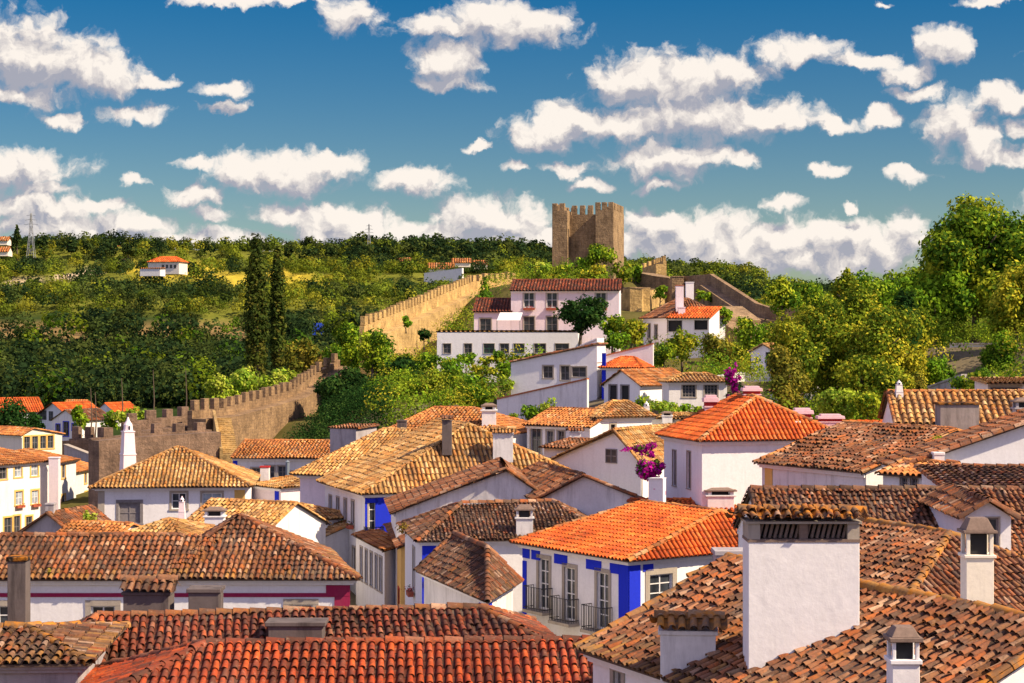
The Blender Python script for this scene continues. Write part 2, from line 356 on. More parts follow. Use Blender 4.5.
# ================================================================== roof tiles
PAL = {'old': [((.30, .10, .038), 3), ((.20, .075, .035), 3), ((.38, .18, .085), 2), ((.11, .05, .03), 2.2), ((.52, .34, .22), 1.2), ((.42, .11, .022), 1.8), ((.055, .035, .025), 1.6)],
       'dark': [((.20, .078, .036), 3), ((.12, .055, .032), 3), ((.28, .14, .075), 1.6), ((.46, .32, .23), 1.0), ((.045, .03, .022), 3), ((.32, .08, .022), 1.4)],
       'gold': [((.60, .31, .09), 3), ((.70, .43, .15), 2.5), ((.44, .21, .07), 2), ((.76, .54, .26), 1.5), ((.27, .13, .05), 1.6), ((.60, .22, .04), 1.4)],
       'new': [((.72, .12, .014), 4), ((.80, .18, .025), 3), ((.56, .08, .012), 2), ((.76, .26, .06), 1)],
       'orange': [((.56, .19, .045), 4), ((.64, .27, .07), 3), ((.40, .13, .04), 2), ((.55, .35, .18), 1), ((.22, .09, .04), 1)],
       'red': [((.46, .065, .014), 4), ((.56, .10, .018), 3), ((.30, .05, .02), 2), ((.16, .04, .022), 1.6), ((.07, .035, .025), 1.2)],
       'redold': [((.30, .055, .02), 3), ((.20, .045, .022), 3), ((.40, .09, .025), 2), ((.10, .04, .025), 2.2), ((.06, .035, .025), 1.5), ((.36, .16, .09), .8)],
       'moss': [((.34, .17, .05), 3), ((.44, .22, .05), 2), ((.26, .13, .06), 3), ((.16, .10, .06), 2), ((.30, .20, .12), 1)]}
def pick(pal, n):
    c = np.array([p[0] for p in PAL[pal]]); w = np.array([p[1] for p in PAL[pal]], float)
    k = rng.choice(len(c), n, p=w / w.sum()); mean = (c * w[:, None]).sum(0) / w.sum(); return (c[k] * .68 + mean * .32) * rng.uniform(.85, 1.14, (n, 1))
class TileSet:
    def __init__(s): s.V = []; s.Q = []; s.C = []; s.n = 0
    def strips(s, A, Bv, C):
        """A,B (n,k,3): near and far rows of each strip; C (n,3) colour"""
        n, k, _ = A.shape
        V = np.concatenate([A, Bv], 1).reshape(-1, 3); b = s.n + np.arange(n)[:, None] * 2 * k; j = np.arange(k - 1)[None]
        Q = np.stack([b + j, b + j + 1, b + k + j + 1, b + k + j], -1).reshape(-1, 4)
        s.V.append(V); s.Q.append(Q); s.C.append(np.repeat(C, 2 * k, 0)); s.n += len(V)
    def plane(s, poly, pal, p=.24, c=.36, age=.5, chan=.42, mossedge=0):
        poly = np.array(poly, float); e = poly[1] - poly[0]; e /= np.linalg.norm(e)
        far = poly[np.argmax([np.linalg.norm(np.cross(e, q - poly[0])) for q in poly])]
        nr = np.cross(e, far - poly[0]); nr /= np.linalg.norm(nr)
        if nr[2] < 0: nr = -nr
        up = np.cross(nr, e); up = up if np.dot(up, far - poly[0]) > 0 else -up
        P2 = np.stack([(poly - poly[0]) @ e, (poly - poly[0]) @ up], 1); o = poly[0]
        us = np.arange(P2[:, 0].min() + p * .5, P2[:, 0].max(), p)
        U = []; V0 = []; V1 = []; first = []
        n = len(P2)
        for u in us:
            vs = []
            for i in range(n):
                a, b = P2[i], P2[(i + 1) % n]
                if (a[0] - u) * (b[0] - u) <= 0 and a[0] != b[0]: vs.append(a[1] + (b[1] - a[1]) * (u - a[0]) / (b[0] - a[0]))
            if len(vs) < 2: continue
            lo, hi = min(vs), max(vs)
            if hi - lo < .08: continue
            k = np.arange(math.floor(lo / c), math.ceil(hi / c)); a = np.maximum(k * c, lo); b = np.minimum((k + 1) * c, hi)
            ok = b - a > .04; a, b = a[ok], b[ok]
            U.append(np.full(len(a), u)); V0.append(a); V1.append(b); first.append(a - lo < .25)
        if not U: return
        U = np.concatenate(U); V0 = np.concatenate(V0); V1 = np.concatenate(V1); first = np.concatenate(first); n = len(U)
        j = .02 * age
        # covers
        th = np.linspace(0, math.pi, 6)
        wob = .05 * age * np.sin(U * .9 + o[0]) * np.sin(V0 * 1.3 + o[1])         # old timbers sag
        def row(u, v, r, hh, z):
            uu = u[:, None] - np.cos(th)[None] * r; zz = z[:, None] + np.sin(th)[None] * hh
            return o + uu[..., None] * e + np.repeat(v[:, None], 6, 1)[..., None] * up + zz[..., None] * nr
        du = rng.normal(0, j, n); du2 = du + rng.normal(0, j * .8, n); dz = np.abs(rng.normal(0, j * .6, n)); dv = rng.normal(0, j, n)
        pc = pick(pal, n)
        patch = .86 + .28 * (np.sin(U * 1.1 + V0 * .7 + o[0] * 3) * np.sin(V0 * 1.7 - U * .5 + o[1]) * .5 + .5); pc *= patch[:, None]
        if mossedge: 
            k = (first & (rng.random(n) < .6)) | (V0 < .6) & (rng.random(n) < .3); pc[k] = pick('moss', int(k.sum()))
        A = row(U + du, V0 - .02 + dv, p * .36, p * .36, .035 + dz + wob); Bv = row(U + du2, V1 + .05, p * .28, p * .28, .012 + dz * .3 + wob)
        s.strips(A, Bv, pc)
        # front lip thickness of the cover
        # channels
        tx = np.array([-.5, -.2, .2, .5]); tz = np.array([.05, .0, .0, .05])
        def rowc(u, v, z):
            uu = u[:, None] + tx[None] * p * .8; zz = z[:, None] + tz[None]
            return o + uu[..., None] * e + np.repeat(v[:, None], 4, 1)[..., None] * up + zz[..., None] * nr
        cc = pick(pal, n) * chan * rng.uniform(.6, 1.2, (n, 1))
        s.strips(rowc(U + p / 2, V0 - .02, wob + .022), rowc(U + p / 2, V1 + .04, wob + .004), cc)
    def ridge(s, a, b, pal, r=.12, ln=.40, z=.01):
        a = np.array(a, float); b = np.array(b, float); d = b - a; L_ = np.linalg.norm(d)
        if L_ < .3: return
        d /= L_; n = max(1, int(L_ / ln)); t = np.arange(n) * (L_ / n)
        sd_ = np.cross(d, (0, 0, 1)); sd_ /= np.linalg.norm(sd_); up = np.cross(sd_, d)
        th = np.linspace(-.15, math.pi + .15, 7)
        def row(t, r_, dz):
            return a + t[:, None, None] * d + (np.cos(th)[None, :, None] * r_) * sd_ + ((np.sin(th)[None, :] * r_ + dz[:, None] + z - .03)[..., None]) * up
        dz = np.abs(rng.normal(0, .012, n)); s.strips(row(t, r * 1.06, dz + .02), row(t + L_ / n + .05, r * .9, dz), pick(pal, n))
    def build(s, name, mat, parent):
        return mesh(name, np.concatenate(s.V), np.concatenate(s.Q), mats=[mat], parent=parent, tint=np.concatenate(s.C), smooth=True)

# ================================================================== houses
def rect(A, B, depth):
    A, B = np.array(A), np.array(B); d = (B - A) / np.linalg.norm(B - A); n = np.array([-d[1], d[0]])
    return [A, B, B + n * depth, A + n * depth]
def offset(P, o):
    """move each edge outward by o[i]"""
    n = len(P); out = []; Ls = []
    for i in range(n):
        d = P[(i + 1) % n] - P[i]; d = d / np.linalg.norm(d); nn = np.array([d[1], -d[0]]); Ls.append((P[i] + nn * o[i], d))
    for i in range(n):
        p, d = Ls[i - 1]; q, f = Ls[i]; den = d[0] * f[1] - d[1] * f[0]
        t = ((q[0] - p[0]) * f[1] - (q[1] - p[1]) * f[0]) / den; out.append(p + d * t)
    return out
def hit(P, Q, px):
    """where the ray of picture column px meets the facade P-Q: distance along it, and depth"""
    a = (px - 512) / F; d = (Q - P) / np.linalg.norm(Q - P)
    s = (a * P[1] - P[0]) / (d[0] - a * d[1]); return s, P[1] + d[1] * s
STY = {'dark': ('greywood', 'glass'), 'white': ('frame', 'glass'), 'curt': ('frame', 'curtain'), 'shut': ('greywood', 'greywood'), 'green': ('greenpaint', 'glass'), 'hole': ('black', 'black')}
def facade(mb, P, Q, z0, z1, ops, root, trim_mat, m=0):
    """wall with real openings, reveals, and a window object for each"""
    Lw = np.linalg.norm(Q - P); d = (Q - P) / Lw; nrm = np.array([d[1], -d[0]])       # outward for ccw footprints
    xs = sorted(set([0, Lw] + [v for o in ops for v in (o[0], o[1])])); zs = sorted(set([z0, z1] + [v for o in ops for v in (o[2], o[3])]))
    pt = lambda s, z, k=0: (P[0] + d[0] * s - nrm[0] * k, P[1] + d[1] * s - nrm[1] * k, z)
    for i in range(len(xs) - 1):
        for j in range(len(zs) - 1):
            cx, cz = (xs[i] + xs[i + 1]) / 2, (zs[j] + zs[j + 1]) / 2
            if any(o[0] < cx < o[1] and o[2] < cz < o[3] for o in ops): continue
            mb.add([pt(xs[i], zs[j]), pt(xs[i + 1], zs[j]), pt(xs[i + 1], zs[j + 1]), pt(xs[i], zs[j + 1])], [(0, 1, 2, 3)], m)
    for (a, b, c, e, sty, opt) in ops:
        k = .16
        mb.add([pt(a, c), pt(b, c), pt(b, e), pt(a, e), pt(a, c, k), pt(b, c, k), pt(b, e, k), pt(a, e, k)], [(0, 1, 5, 4), (1, 2, 6, 5), (2, 3, 7, 6), (3, 0, 4, 7)], m)
        fm, gm = STY[sty]; nm = 'door' if 'door' in opt else 'window'
        # surround: four bars butted round the opening, proud of the wall
        def bar(w_, a0, b0, c0, e0, k0, k1, m_=0):
            V = [pt(a0, c0, k0), pt(b0, c0, k0), pt(b0, e0, k0), pt(a0, e0, k0), pt(a0, c0, k1), pt(b0, c0, k1), pt(b0, e0, k1), pt(a0, e0, k1)]
            w_.add(V, [(0, 1, 2, 3), (7, 6, 5, 4), (1, 0, 4, 5), (2, 1, 5, 6), (3, 2, 6, 7), (0, 3, 7, 4)], m_)
        t = opt.get('trim', .12) if isinstance(opt, dict) else .12
        sb = MB(); tm = M[opt.get('tm', trim_mat)]
        bar(sb, a - t, a, c, e, -.03, .02); bar(sb, b, b + t, c, e, -.03, .02); bar(sb, a - t, b + t, e, e + t, -.035, .02); bar(sb, a - t * 1.2, b + t * 1.2, c - t * .8, c, -.06, .02)
        wo = sb.build(nm, tm, root, origin=pt((a + b) / 2, c))
        fb = MB(); fr = .06; w_, h_ = b - a, e - c
        bar(fb, a, a + fr, c, e, .08, .14); bar(fb, b - fr, b, c, e, .08, .14); bar(fb, a + fr, b - fr, c, c + fr, .08, .14); bar(fb, a + fr, b - fr, e - fr, e, .08, .14)
        nx, nz = opt.get('grid', (2, 2) if sty != 'hole' else (1, 1))
        for q in range(1, nx): xx = a + w_ * q / nx; bar(fb, xx - .025, xx + .025, c + fr, e - fr, .085, .13)
        for q in range(1, nz): zz = c + h_ * q / nz; bar(fb, a + fr, b - fr, zz - .02, zz + .02, .09, .125)
        fb.build('frame', M[fm], wo)
        pb = MB(); pb.add([pt(a, c, .12), pt(b, c, .12), pt(b, e, .12), pt(a, e, .12)], [(0, 1, 2, 3)]); pb.build('pane', M[gm], wo)
        if 'box' in opt:
            qb = MB(); bar(qb, a - .05, b + .05, c - .28, c - .06, -.32, -.065); qb.build('flower_box', M['pot'], wo)
            bl = leafball([((a + b) / 2 * 0 + (P + d * (a + b) / 2 + nrm * .2)[0], (P + d * (a + b) / 2 + nrm * .2)[1], c + .02)], [(w_ * .5, .22, .18)], 60, .09, 'flower')
            mesh('flowers', *bl[:2], mats=[M['leaf']], parent=wo, tint=bl[2])
        if 'balc' in opt:
            rb = MB(); a0, b0 = a - .3, b + .3; dpt = .55
            bar(rb, a0 - .05, b0 + .05, c - .14, c - .02, -dpt - .05, -.065, 0)
            for zz in (c + .08, c + .95): 
                rb.tube([pt(a0, zz, -.06), pt(a0, zz, -dpt), pt(b0, zz, -dpt), pt(b0, zz, -.06)], .022, 5, 1)
            q = a0
            for q in np.linspace(a0, b0, 13): rb.tube([pt(q, c - .02, -dpt), pt(q, c + .95, -dpt)], .012, 4, 1)
            for q in np.linspace(.06, dpt, 5)[:-1]:
                for xx in (a0, b0): rb.tube([pt(xx, c - .02, -q), pt(xx, c + .95, -q)], .012, 4, 1)
            rb.build('balcony', [M['stonetrim'], M['iron']], wo)
LEAF = {'green': [(.13, .26, .018), (.19, .33, .02), (.07, .16, .015), (.26, .36, .025)],
        'dark': [(.02, .06, .014), (.03, .085, .018), (.05, .10, .02), (.015, .04, .01)],
        'lime': [(.26, .38, .03), (.36, .45, .04), (.18, .30, .03), (.42, .46, .07)],
        'golden': [(.34, .37, .03), (.21, .28, .022), (.48, .44, .035), (.09, .15, .015), (.15, .22, .02)],
        'olive': [(.28, .26, .035), (.19, .20, .03), (.36, .30, .04), (.11, .13, .02)],
        'mid': [(.17, .29, .02), (.28, .38, .025), (.08, .17, .016), (.38, .43, .03), (.06, .13, .014)],
        'rust': [(.30, .20, .05), (.22, .16, .03), (.36, .24, .06)],
        'poplar': [(.06, .09, .018), (.04, .065, .014), (.09, .12, .02), (.14, .14, .025)],
        'flower': [(.35, .02, .02), (.05, .12, .02), (.5, .05, .03), (.06, .10, .02)],
        'magenta': [(.50, .01, .32), (.60, .03, .42), (.38, .01, .22), (.08, .14, .02), (.42, .01, .26)],
        'wood': [(.022, .045, .016), (.032, .06, .018), (.055, .085, .02), (.014, .030, .012), (.075, .10, .022)],
        'slope': [(.15, .20, .02), (.20, .24, .022), (.11, .155, .018), (.27, .27, .025), (.07, .105, .016)]}
def leafball(cen, rad, n, size, pal, shell=.55, updown=0, jit=.55):
    """leaf-sized quads through the outer part of several ellipsoids"""
    cen = np.array(cen, float); rad = np.array(rad, float); k = len(cen)
    w = (rad[:, 0] * rad[:, 1] + rad[:, 0] * rad[:, 2]) ; idx = rng.choice(k, n, p=w / w.sum())
    d = rng.normal(size=(n, 3)); d /= np.linalg.norm(d, axis=1)[:, None]
    r = 1 - shell * rng.random(n) ** 1.6; r *= 1 + rng.normal(0, .05, n)
    lump = 1 + .16 * np.sin(d[:, 0] * 5 + idx * 1.7) * np.sin(d[:, 2] * 6 + idx) + .1 * np.sin(d[:, 1] * 9 + idx * 3)
    P = cen[idx] + d * rad[idx] * (r * lump)[:, None]
    nr = d + rng.normal(0, jit, (n, 3)); nr[:, 2] += .25; nr /= np.linalg.norm(nr, axis=1)[:, None]
    t = np.cross(nr, rng.normal(size=(n, 3))); t /= np.linalg.norm(t, axis=1)[:, None]; b = np.cross(nr, t)
    s = size * rng.uniform(.6, 1.35, n)[:, None]
    V = np.stack([P - t * s * .5, P - b * s * .32, P + t * s * .5, P + b * s * .32], 1).reshape(-1, 3)
    Q = np.arange(4 * n).reshape(n, 4)
    c = np.array(LEAF[pal]); bt = rng.integers(0, len(c), k); mixi = np.where(rng.random(n) < .55, bt[idx], rng.integers(0, len(c), n))
    C = c[mixi] * rng.uniform(.75, 1.3, (n, 1)) * rng.uniform(.85, 1.15, (k, 1))[idx]
    return V, Q, np.repeat(C, 4, 0)
TM = {'old': 't_old', 'dark': 't_dark', 'gold': 't_gold', 'new': 't_new', 'orange': 't_new', 'red': 't_red', 'redold': 't_red', 'moss': 't_moss'}
def house(label, P, ze, roof='hip', axis=0, ins=(2, 2), rv=.5, zr=None, ry=None, t=.42, wall='white', pal='old', ops=(), over=.32, gover=.12, zb=None, age=.6,
          p=.25, c=.38, name='house', cat='house', group=None, trim='stonetrim', ridgepal=None, cornice='clean', mossedge=0, bands=(), pil=(), nocap=(), extra=()):
    P = [np.array(q, float) for q in P]
    ctr = sum(P) / 4; g = [terr1(*q) for q in P]; zb = min(g) - .4 if zb is None else zb
    root = empty(name, (ctr[0], ctr[1], zb), label, cat, group)
    # corners turned so the ridge runs along K0-K1
    K = P[axis:] + P[:axis]; gab = roof == 'gable'; shed = roof == 'shed'
    dep = (np.linalg.norm(K[3] - K[0]) + np.linalg.norm(K[2] - K[1])) / 2
    ov = [over, gover if (gab or shed) else over, over, gover if (gab or shed) else over]
    E = offset(K, ov)
    L0 = E[0] * (1 - rv) + E[3] * rv; L1 = E[1] * (1 - rv) + E[2] * rv; dd = (L1 - L0) / np.linalg.norm(L1 - L0)
    if shed: L0, L1 = E[3], E[2]
    elif not gab:
        i0, i1 = ins; Lr = np.linalg.norm(L1 - L0)
        if i0 + i1 > Lr - .1: f_ = (Lr - .1) / (i0 + i1); i0 *= f_; i1 *= f_
        L0, L1 = L0 + dd * i0, L1 - dd * i1
    if zr is None:
        if ry is not None: q = L0 if L0[1] < L1[1] else L1; zr = Zp(ry, q[1])
        else: zr = ze + t * (dep * (1 if shed else min(rv, 1 - rv) if rv != .5 else .5) + over)
    slope = (zr - ze) / ((dep * (1 if shed else .5)) + over)
    V3 = lambda q, z: np.array([q[0], q[1], z])
    e = [V3(q, ze) for q in E]; r0, r1 = V3(L0, zr), V3(L1, zr)
    if shed: polys = [[e[0], e[1], r1, r0]]
    elif gab: polys = [[e[0], e[1], r1, r0], [e[2], e[3], r0, r1]]
    else: polys = [[e[0], e[1], r1, r0], [e[2], e[3], r0, r1], [e[1], e[2], r1], [e[3], e[0], r0]]
    ts = TileSet(); ub = MB()
    for q in list(polys) + [[np.array(w_) for w_ in q] for q in extra]:
        ts.plane(q, pal, p, c, age, mossedge=mossedge)
        if len(q) == 4:                      # keep the boards in the plane of the tiles
            nn_ = np.cross(q[1] - q[0], max(q[2:], key=lambda w_: np.linalg.norm(np.cross(q[1] - q[0], w_ - q[0]))) - q[0]); q = [V3(w_, q[0][2] - (nn_[0] * (w_[0] - q[0][0]) + nn_[1] * (w_[1] - q[0][1])) / nn_[2]) for w_ in q]
        ub.add([w_ - np.array((0, 0, .01)) for w_ in q], [tuple(range(len(q)))])
    S_ = offset(K, [over, -.03, over, -.03]) if (gab or shed) else E
    ub.add([V3(q, ze - .03) for q in S_], [(0, 3, 2, 1)])
    for i in ((0, 2) if gab else (0,) if shed else range(4)): # edge thickness
        ub.add([V3(E[i], ze - .03), V3(E[(i + 1) % 4], ze - .03), V3(E[(i + 1) % 4], ze + .02), V3(E[i], ze + .02)], [(0, 1, 2, 3)])
    if gab or shed:
        for a_, b_, r_ in ((e[1], e[2], r1), (e[3], e[0], r0)):
            ub.add([a_ - (0, 0, .09), r_ - (0, 0, .09), r_, a_], [(0, 1, 2, 3)]); 
            if gab: ub.add([b_ - (0, 0, .09), r_ - (0, 0, .09), r_, b_], [(0, 1, 2, 3)])
    ro = ts.build('roof', M[TM[pal]], root)
    ub.build('roof_underside', M['soffit'], ro)
    rp = ridgepal or pal; rs = TileSet()
    if not shed: rs.ridge(r0, r1, rp)
    else: rs.ridge(r0, r1, rp)
    if not gab and not shed:
        for i_, (a_, b_) in enumerate(((e[0], r0), (e[3], r0), (e[1], r1), (e[2], r1))):
            if i_ not in nocap: rs.ridge(a_, b_, rp)
    elif gab:
        for i_, (a_, b_) in enumerate(((e[0], r0), (e[3], r0), (e[1], r1), (e[2], r1))):
            if i_ not in nocap: rs.ridge(a_, b_, rp, r=.1)
    else:
        for a_, b_ in ((e[0], r0), (e[1], r1)): rs.ridge(a_, b_, rp, r=.11)
    if rs.n: rs.build('ridge_tiles', M['t_moss'] if rp == 'moss' else M[TM[rp]], ro)
    # walls
    zt = ze + .8 * slope * over; wb = MB()
    byface = {i: [] for i in range(4)}
    for o_ in ops:
        f_, px, py, w_, h_, sty = o_[:6]; opt = o_[6] if len(o_) > 6 else {}
        A_, B_ = P[f_], P[(f_ + 1) % 4]; s_, Y_ = hit(A_, B_, px); z_ = Zp(py, Y_); Lw = np.linalg.norm(B_ - A_)
        a, b = max(.05, s_ - w_ / 2), min(Lw - .05, s_ + w_ / 2)
        if b - a < .2: print('WINDOW OFF', label, o_); continue
        c0, c1 = max(zb + .1, z_ - h_ / 2), min(zt - .1, z_ + h_ / 2)
        if c1 - c0 < h_ * .6:
            d_ = (B_ - A_) / Lw; n_ = np.array([d_[1], -d_[0]]); c0, c1 = z_ - h_ / 2, z_ + h_ / 2; wd = MB(); pd = MB()
            def bx(m_, s0, s1, k0, k1, q0, q1): m_.prism([A_ + d_ * s0 + n_ * k1, A_ + d_ * s1 + n_ * k1, A_ + d_ * s1 + n_ * k0, A_ + d_ * s0 + n_ * k0], q0, q1)
            for s0, s1, q0, q1 in ((a - .06, a, c0, c1), (b, b + .06, c0, c1), (a - .06, b + .06, c1, c1 + .06), (a - .06, b + .06, c0 - .06, c0), ((a + b) / 2 - .03, (a + b) / 2 + .03, c0, c1)): bx(wd, s0, s1, -.05, .05, q0, q1)
            bx(wd, a, (a + b) / 2 - .03, -.05, .045, (c0 + c1) / 2 - .025, (c0 + c1) / 2 + .025); bx(wd, (a + b) / 2 + .03, b, -.05, .045, (c0 + c1) / 2 - .025, (c0 + c1) / 2 + .025)
            wo = wd.build('window', M['greywood'], root); bx(pd, a, b, -.04, .02, c0, c1); pd.build('pane', M['glass'], wo); continue
        byface[f_].append((a, b, c0, c1, sty, opt))
    for i in range(4): facade(wb, P[i], P[(i + 1) % 4], zb, zt, byface[i], root, trim)
    if gab or shed:
        for a_, b_, l_ in ((K[1], K[2], L1), (K[3], K[0], L0)):
            if shed: # high side is K2-K3
                lo, hi = (a_, b_) if a_ is K[1] else (b_, a_); wb.add([V3(lo, zt), V3(hi, zt), V3(hi, zr - .06)], [(0, 1, 2)])
            else:
                fr = rv if a_ is K[1] else 1 - rv; m_ = a_ * (1 - fr) + b_ * fr; wb.add([V3(a_, zt), V3(b_, zt), V3(m_, zr - .04)], [(0, 1, 2)])
        if shed: wb.add([V3(K[2], zt), V3(K[3], zt), V3(K[3], zr - .06), V3(K[2], zr - .06)], [(0, 1, 2, 3)])
    wb.build('wall', M[wall], root)
    if cornice and not shed:
        cb = MB()
        for zz0, zz1, k in ((-.2, -.11, over * .35), (-.11, -.035, over * .65)):
            o1 = offset(K, [k, 0.03 if gab else k, k, 0.03 if gab else k]); o2 = offset(K, [-.1] * 4)
            for i in range(4):
                if gab and i in (1, 3): continue
                jn = (i + 1) % 4; cb.prism([o1[i], o1[jn], o2[jn], o2[i]], ze + zz0, ze + zz1)
        cb.build('cornice', M[cornice], root)
    # painted bands: (face, z0, z1, mat) and pilasters (face, px centre, width, mat, z0, z1)
    for (f_, z0, z1, mt) in bands:
        A_, B_ = P[f_], P[(f_ + 1) % 4]; d = (B_ - A_) / np.linalg.norm(B_ - A_); nn = np.array([d[1], -d[0]]) * .022
        q = MB(); q.prism([A_ + nn, B_ + nn, B_ - nn * .5, A_ - nn * .5][::1], z0, z1); q.build('painted_band', M[mt], root)
    for it in pil:
        f_, px, w_, mt = it[:4]; z0 = it[4] if len(it) > 4 and it[4] is not None else zb; z1 = it[5] if len(it) > 5 else ze - .2
        A_, B_ = P[f_], P[(f_ + 1) % 4]; d = (B_ - A_) / np.linalg.norm(B_ - A_); nn = np.array([d[1], -d[0]]) * .035; s_, _ = hit(A_, B_, px)
        s_ = min(max(s_, w_ / 2), np.linalg.norm(B_ - A_) - w_ / 2)
        a_, b_ = A_ + d * (s_ - w_ / 2), A_ + d * (s_ + w_ / 2); q = MB(); q.prism([a_ + nn, b_ + nn, b_ - nn * .5, a_ - nn * .5], z0, z1)
        q.build('corner_pilaster' if z1 - z0 > 1.2 else 'painted_scallop', M[mt], root)
    root['_'] = 1; del root['_']
    return root, ro
def chimney(ro, px, Y, ytop, ybot, w, d=None, style='slab', mat='white', label=None, rot=0, capmat=None):
    """ytop/ybot: picture rows at depth Y of the shaft's top and foot"""
    d = d or w; x, y = W(px, Y); z1, z0 = Zp(ytop, Y), Zp(ybot, Y); h = z1 - z0; b = MB(); mats = [M[mat], M.get(capmat, M['captile']), M['black'], M['t_moss']]
    if style == 'cone':
        b.box((x, y, z0), (w, d, h * .40), 0, rot, .88); b.box((x, y, z0 + h * .40), (w * .96, d * .96, h * .02), 0, rot)
        b.box((x, y, z0 + h * .42), (w * .86, d * .86, h * .34), 0, rot, .82); b.box((x, y, z0 + h * .76), (w * .8, d * .8, h * .02), 0, rot)
        b.tube([(x, y, z0 + h * .78), (x, y, z0 + h * .88), (x, y, z0 + h * .93), (x, y, z1)], [w * .36, w * .31, w * .16, w * .04], 10, 0)
        for k in range(4): a = rot + k * math.pi / 2; b.box((x + math.cos(a) * w * .33, y + math.sin(a) * w * .33, z0 + h * .80), (.09, .09, h * .06), 2, a)
    elif style == 'dome':
        b.box((x, y, z0), (w, d, h * .72), 0, rot); b.box((x, y, z0 + h * .72), (w * 1.2, d * 1.2, h * .06), 0, rot)
        for sx in (-1, 1):
            for sy in (-1, 1):
                b.box((x + sx * w * .38, y + sy * d * .38, z0 + h * .78), (w * .2, d * .2, h * .1), 0, rot)
        b.box((x, y, z0 + h * .78), (w * .5, d * .5, h * .1), 2, rot); b.box((x, y, z0 + h * .88), (w * 1.15, d * 1.15, h * .05), 1, rot); b.box((x, y, z0 + h * .93), (w, d, h * .07), 1, rot, .5)
    elif style == 'banded':
        b.box((x, y, z0), (w, d, h * .62), 0, rot); b.box((x, y, z0 + h * .62), (w * 1.12, d * 1.12, h * .05), 0, rot)
        b.box((x, y, z0 + h * .67), (w * .98, d * .98, h * .12), 1, rot); b.box((x, y, z0 + h * .79), (w * 1.25, d * 1.25, h * .13), 0, rot, .96); b.box((x, y, z0 + h * .92), (w * .9, d * .9, h * .08), 0, rot)
    elif style == 'tilecap':
        b.box((x, y, z0), (w, d, h - .08), 0, rot); b.box((x, y, z1 - .08), (w * 1.08, d * 1.08, .08), 0, rot)
    elif style == 'open':
        b.box((x, y, z0), (w, d, h * .70), 0, rot); b.box((x, y, z0 + h * .70), (w * 1.16, d * 1.16, .07), 0, rot)
        for sx in (-1, 1):
            for sy in (-1, 1): b.box((x + sx * w * .42, y + sy * d * .42, z0 + h * .7 + .07), (w * .14, d * .14, h * .18), 0, rot)
        b.box((x, y, z0 + h * .7 + .07), (w * .6, d * .6, h * .17), 2, rot)
        b.box((x, y, z0 + h * .88 + .07), (w * 1.22, d * 1.22, .07), 1, rot); b.box((x, y, z0 + h * .88 + .14), (w * 1.05, d * 1.05, max(.05, h * .1)), 1, rot, .6)
    elif style == 'bare': b.box((x, y, z0), (w, d, h), 0, rot)
    elif style == 'slab':
        b.box((x, y, z0), (w, d, h - .1), 0, rot); b.box((x, y, z1 - .1), (w * 1.12, d * 1.12, .1), 1 if capmat else 0, rot)
    o = b.build('chimney', mats, ro, origin=(x, y, z0), bevel=.012)
    if style == 'tilecap':
        ts = TileSet(); c_, s_ = math.cos(rot), math.sin(rot); hw, hd = w * .62, d * .62
        q = lambda a, b_, z: np.array([x + a * c_ - b_ * s_, y + a * s_ + b_ * c_, z])
        zt = z1 + .02; zr = z1 + hd * .55
        ts.plane([q(-hw, -hd, zt), q(hw, -hd, zt), q(hw, 0, zr), q(-hw, 0, zr)], capmat or 'old', .2, .34, .8)
        ts.plane([q(hw, hd, zt), q(-hw, hd, zt), q(-hw, 0, zr), q(hw, 0, zr)], capmat or 'old', .2, .34, .8); ts.ridge(q(-hw, 0, zr), q(hw, 0, zr), capmat or 'old', .11)
        V = np.concatenate(ts.V); me = mesh('chimney_tiles', V, np.concatenate(ts.Q), mats=[M['t_old'] if (capmat or 'old') != 'moss' else M['t_moss']], parent=ro, tint=np.concatenate(ts.C), origin=(x, y, z1))
    if label: o['label'] = label
    return o
# ================================================================== the town
# --- nearest roofs
r, ro = house('long red tiled roof in full sun in front of the dark red hipped roof', rect(W(-30, 33.5), W(640, 34.2), 8.6), Zp(771, 33.5), ins=(4.2, .6), ry=644, pal='red', p=.20, c=.34, age=.45, ridgepal='redold')
r, ro = house('dark red hipped roof with a squat concrete chimney behind the long sunny red roof', rect(W(58, 41.6), W(560, 43.4), 5.6), Zp(671, 41.8), ins=(1.0, 1.9), ry=616, pal='redold', p=.205, c=.34, age=.8, ridgepal='old')
chimney(ro, 297, 43.6, 620, 642, 1.3, .7, 'slab', 'concrete', 'wide squat concrete chimney')
chimney(ro, 149, 46.0, 590, 640, 1.15, .8, 'tilecap', 'concrete', 'broad black stained chimney with broken tile top', capmat='dark')
chimney(ro, 206, 46.0, 587, 640, .78, .7, 'slab', 'concrete', 'dark stained chimney leaning against the red roof ridge')
r, ro = house('small low house with mossy tiles and a tall thin stained chimney', rect(W(-160, 38.5), W(78, 38.8), 4.5), Zp(664, 38.6), ins=(1.5, 1.9), ry=628, pal='dark', p=.2, c=.33, age=1, wall='greywall', ridgepal='moss', mossedge=1, cornice='greywall')
chimney(ro, 19, 41.2, 556, 662, .42, .42, 'slab', 'concrete', 'tall thin lichen stained chimney', capmat='t_moss')
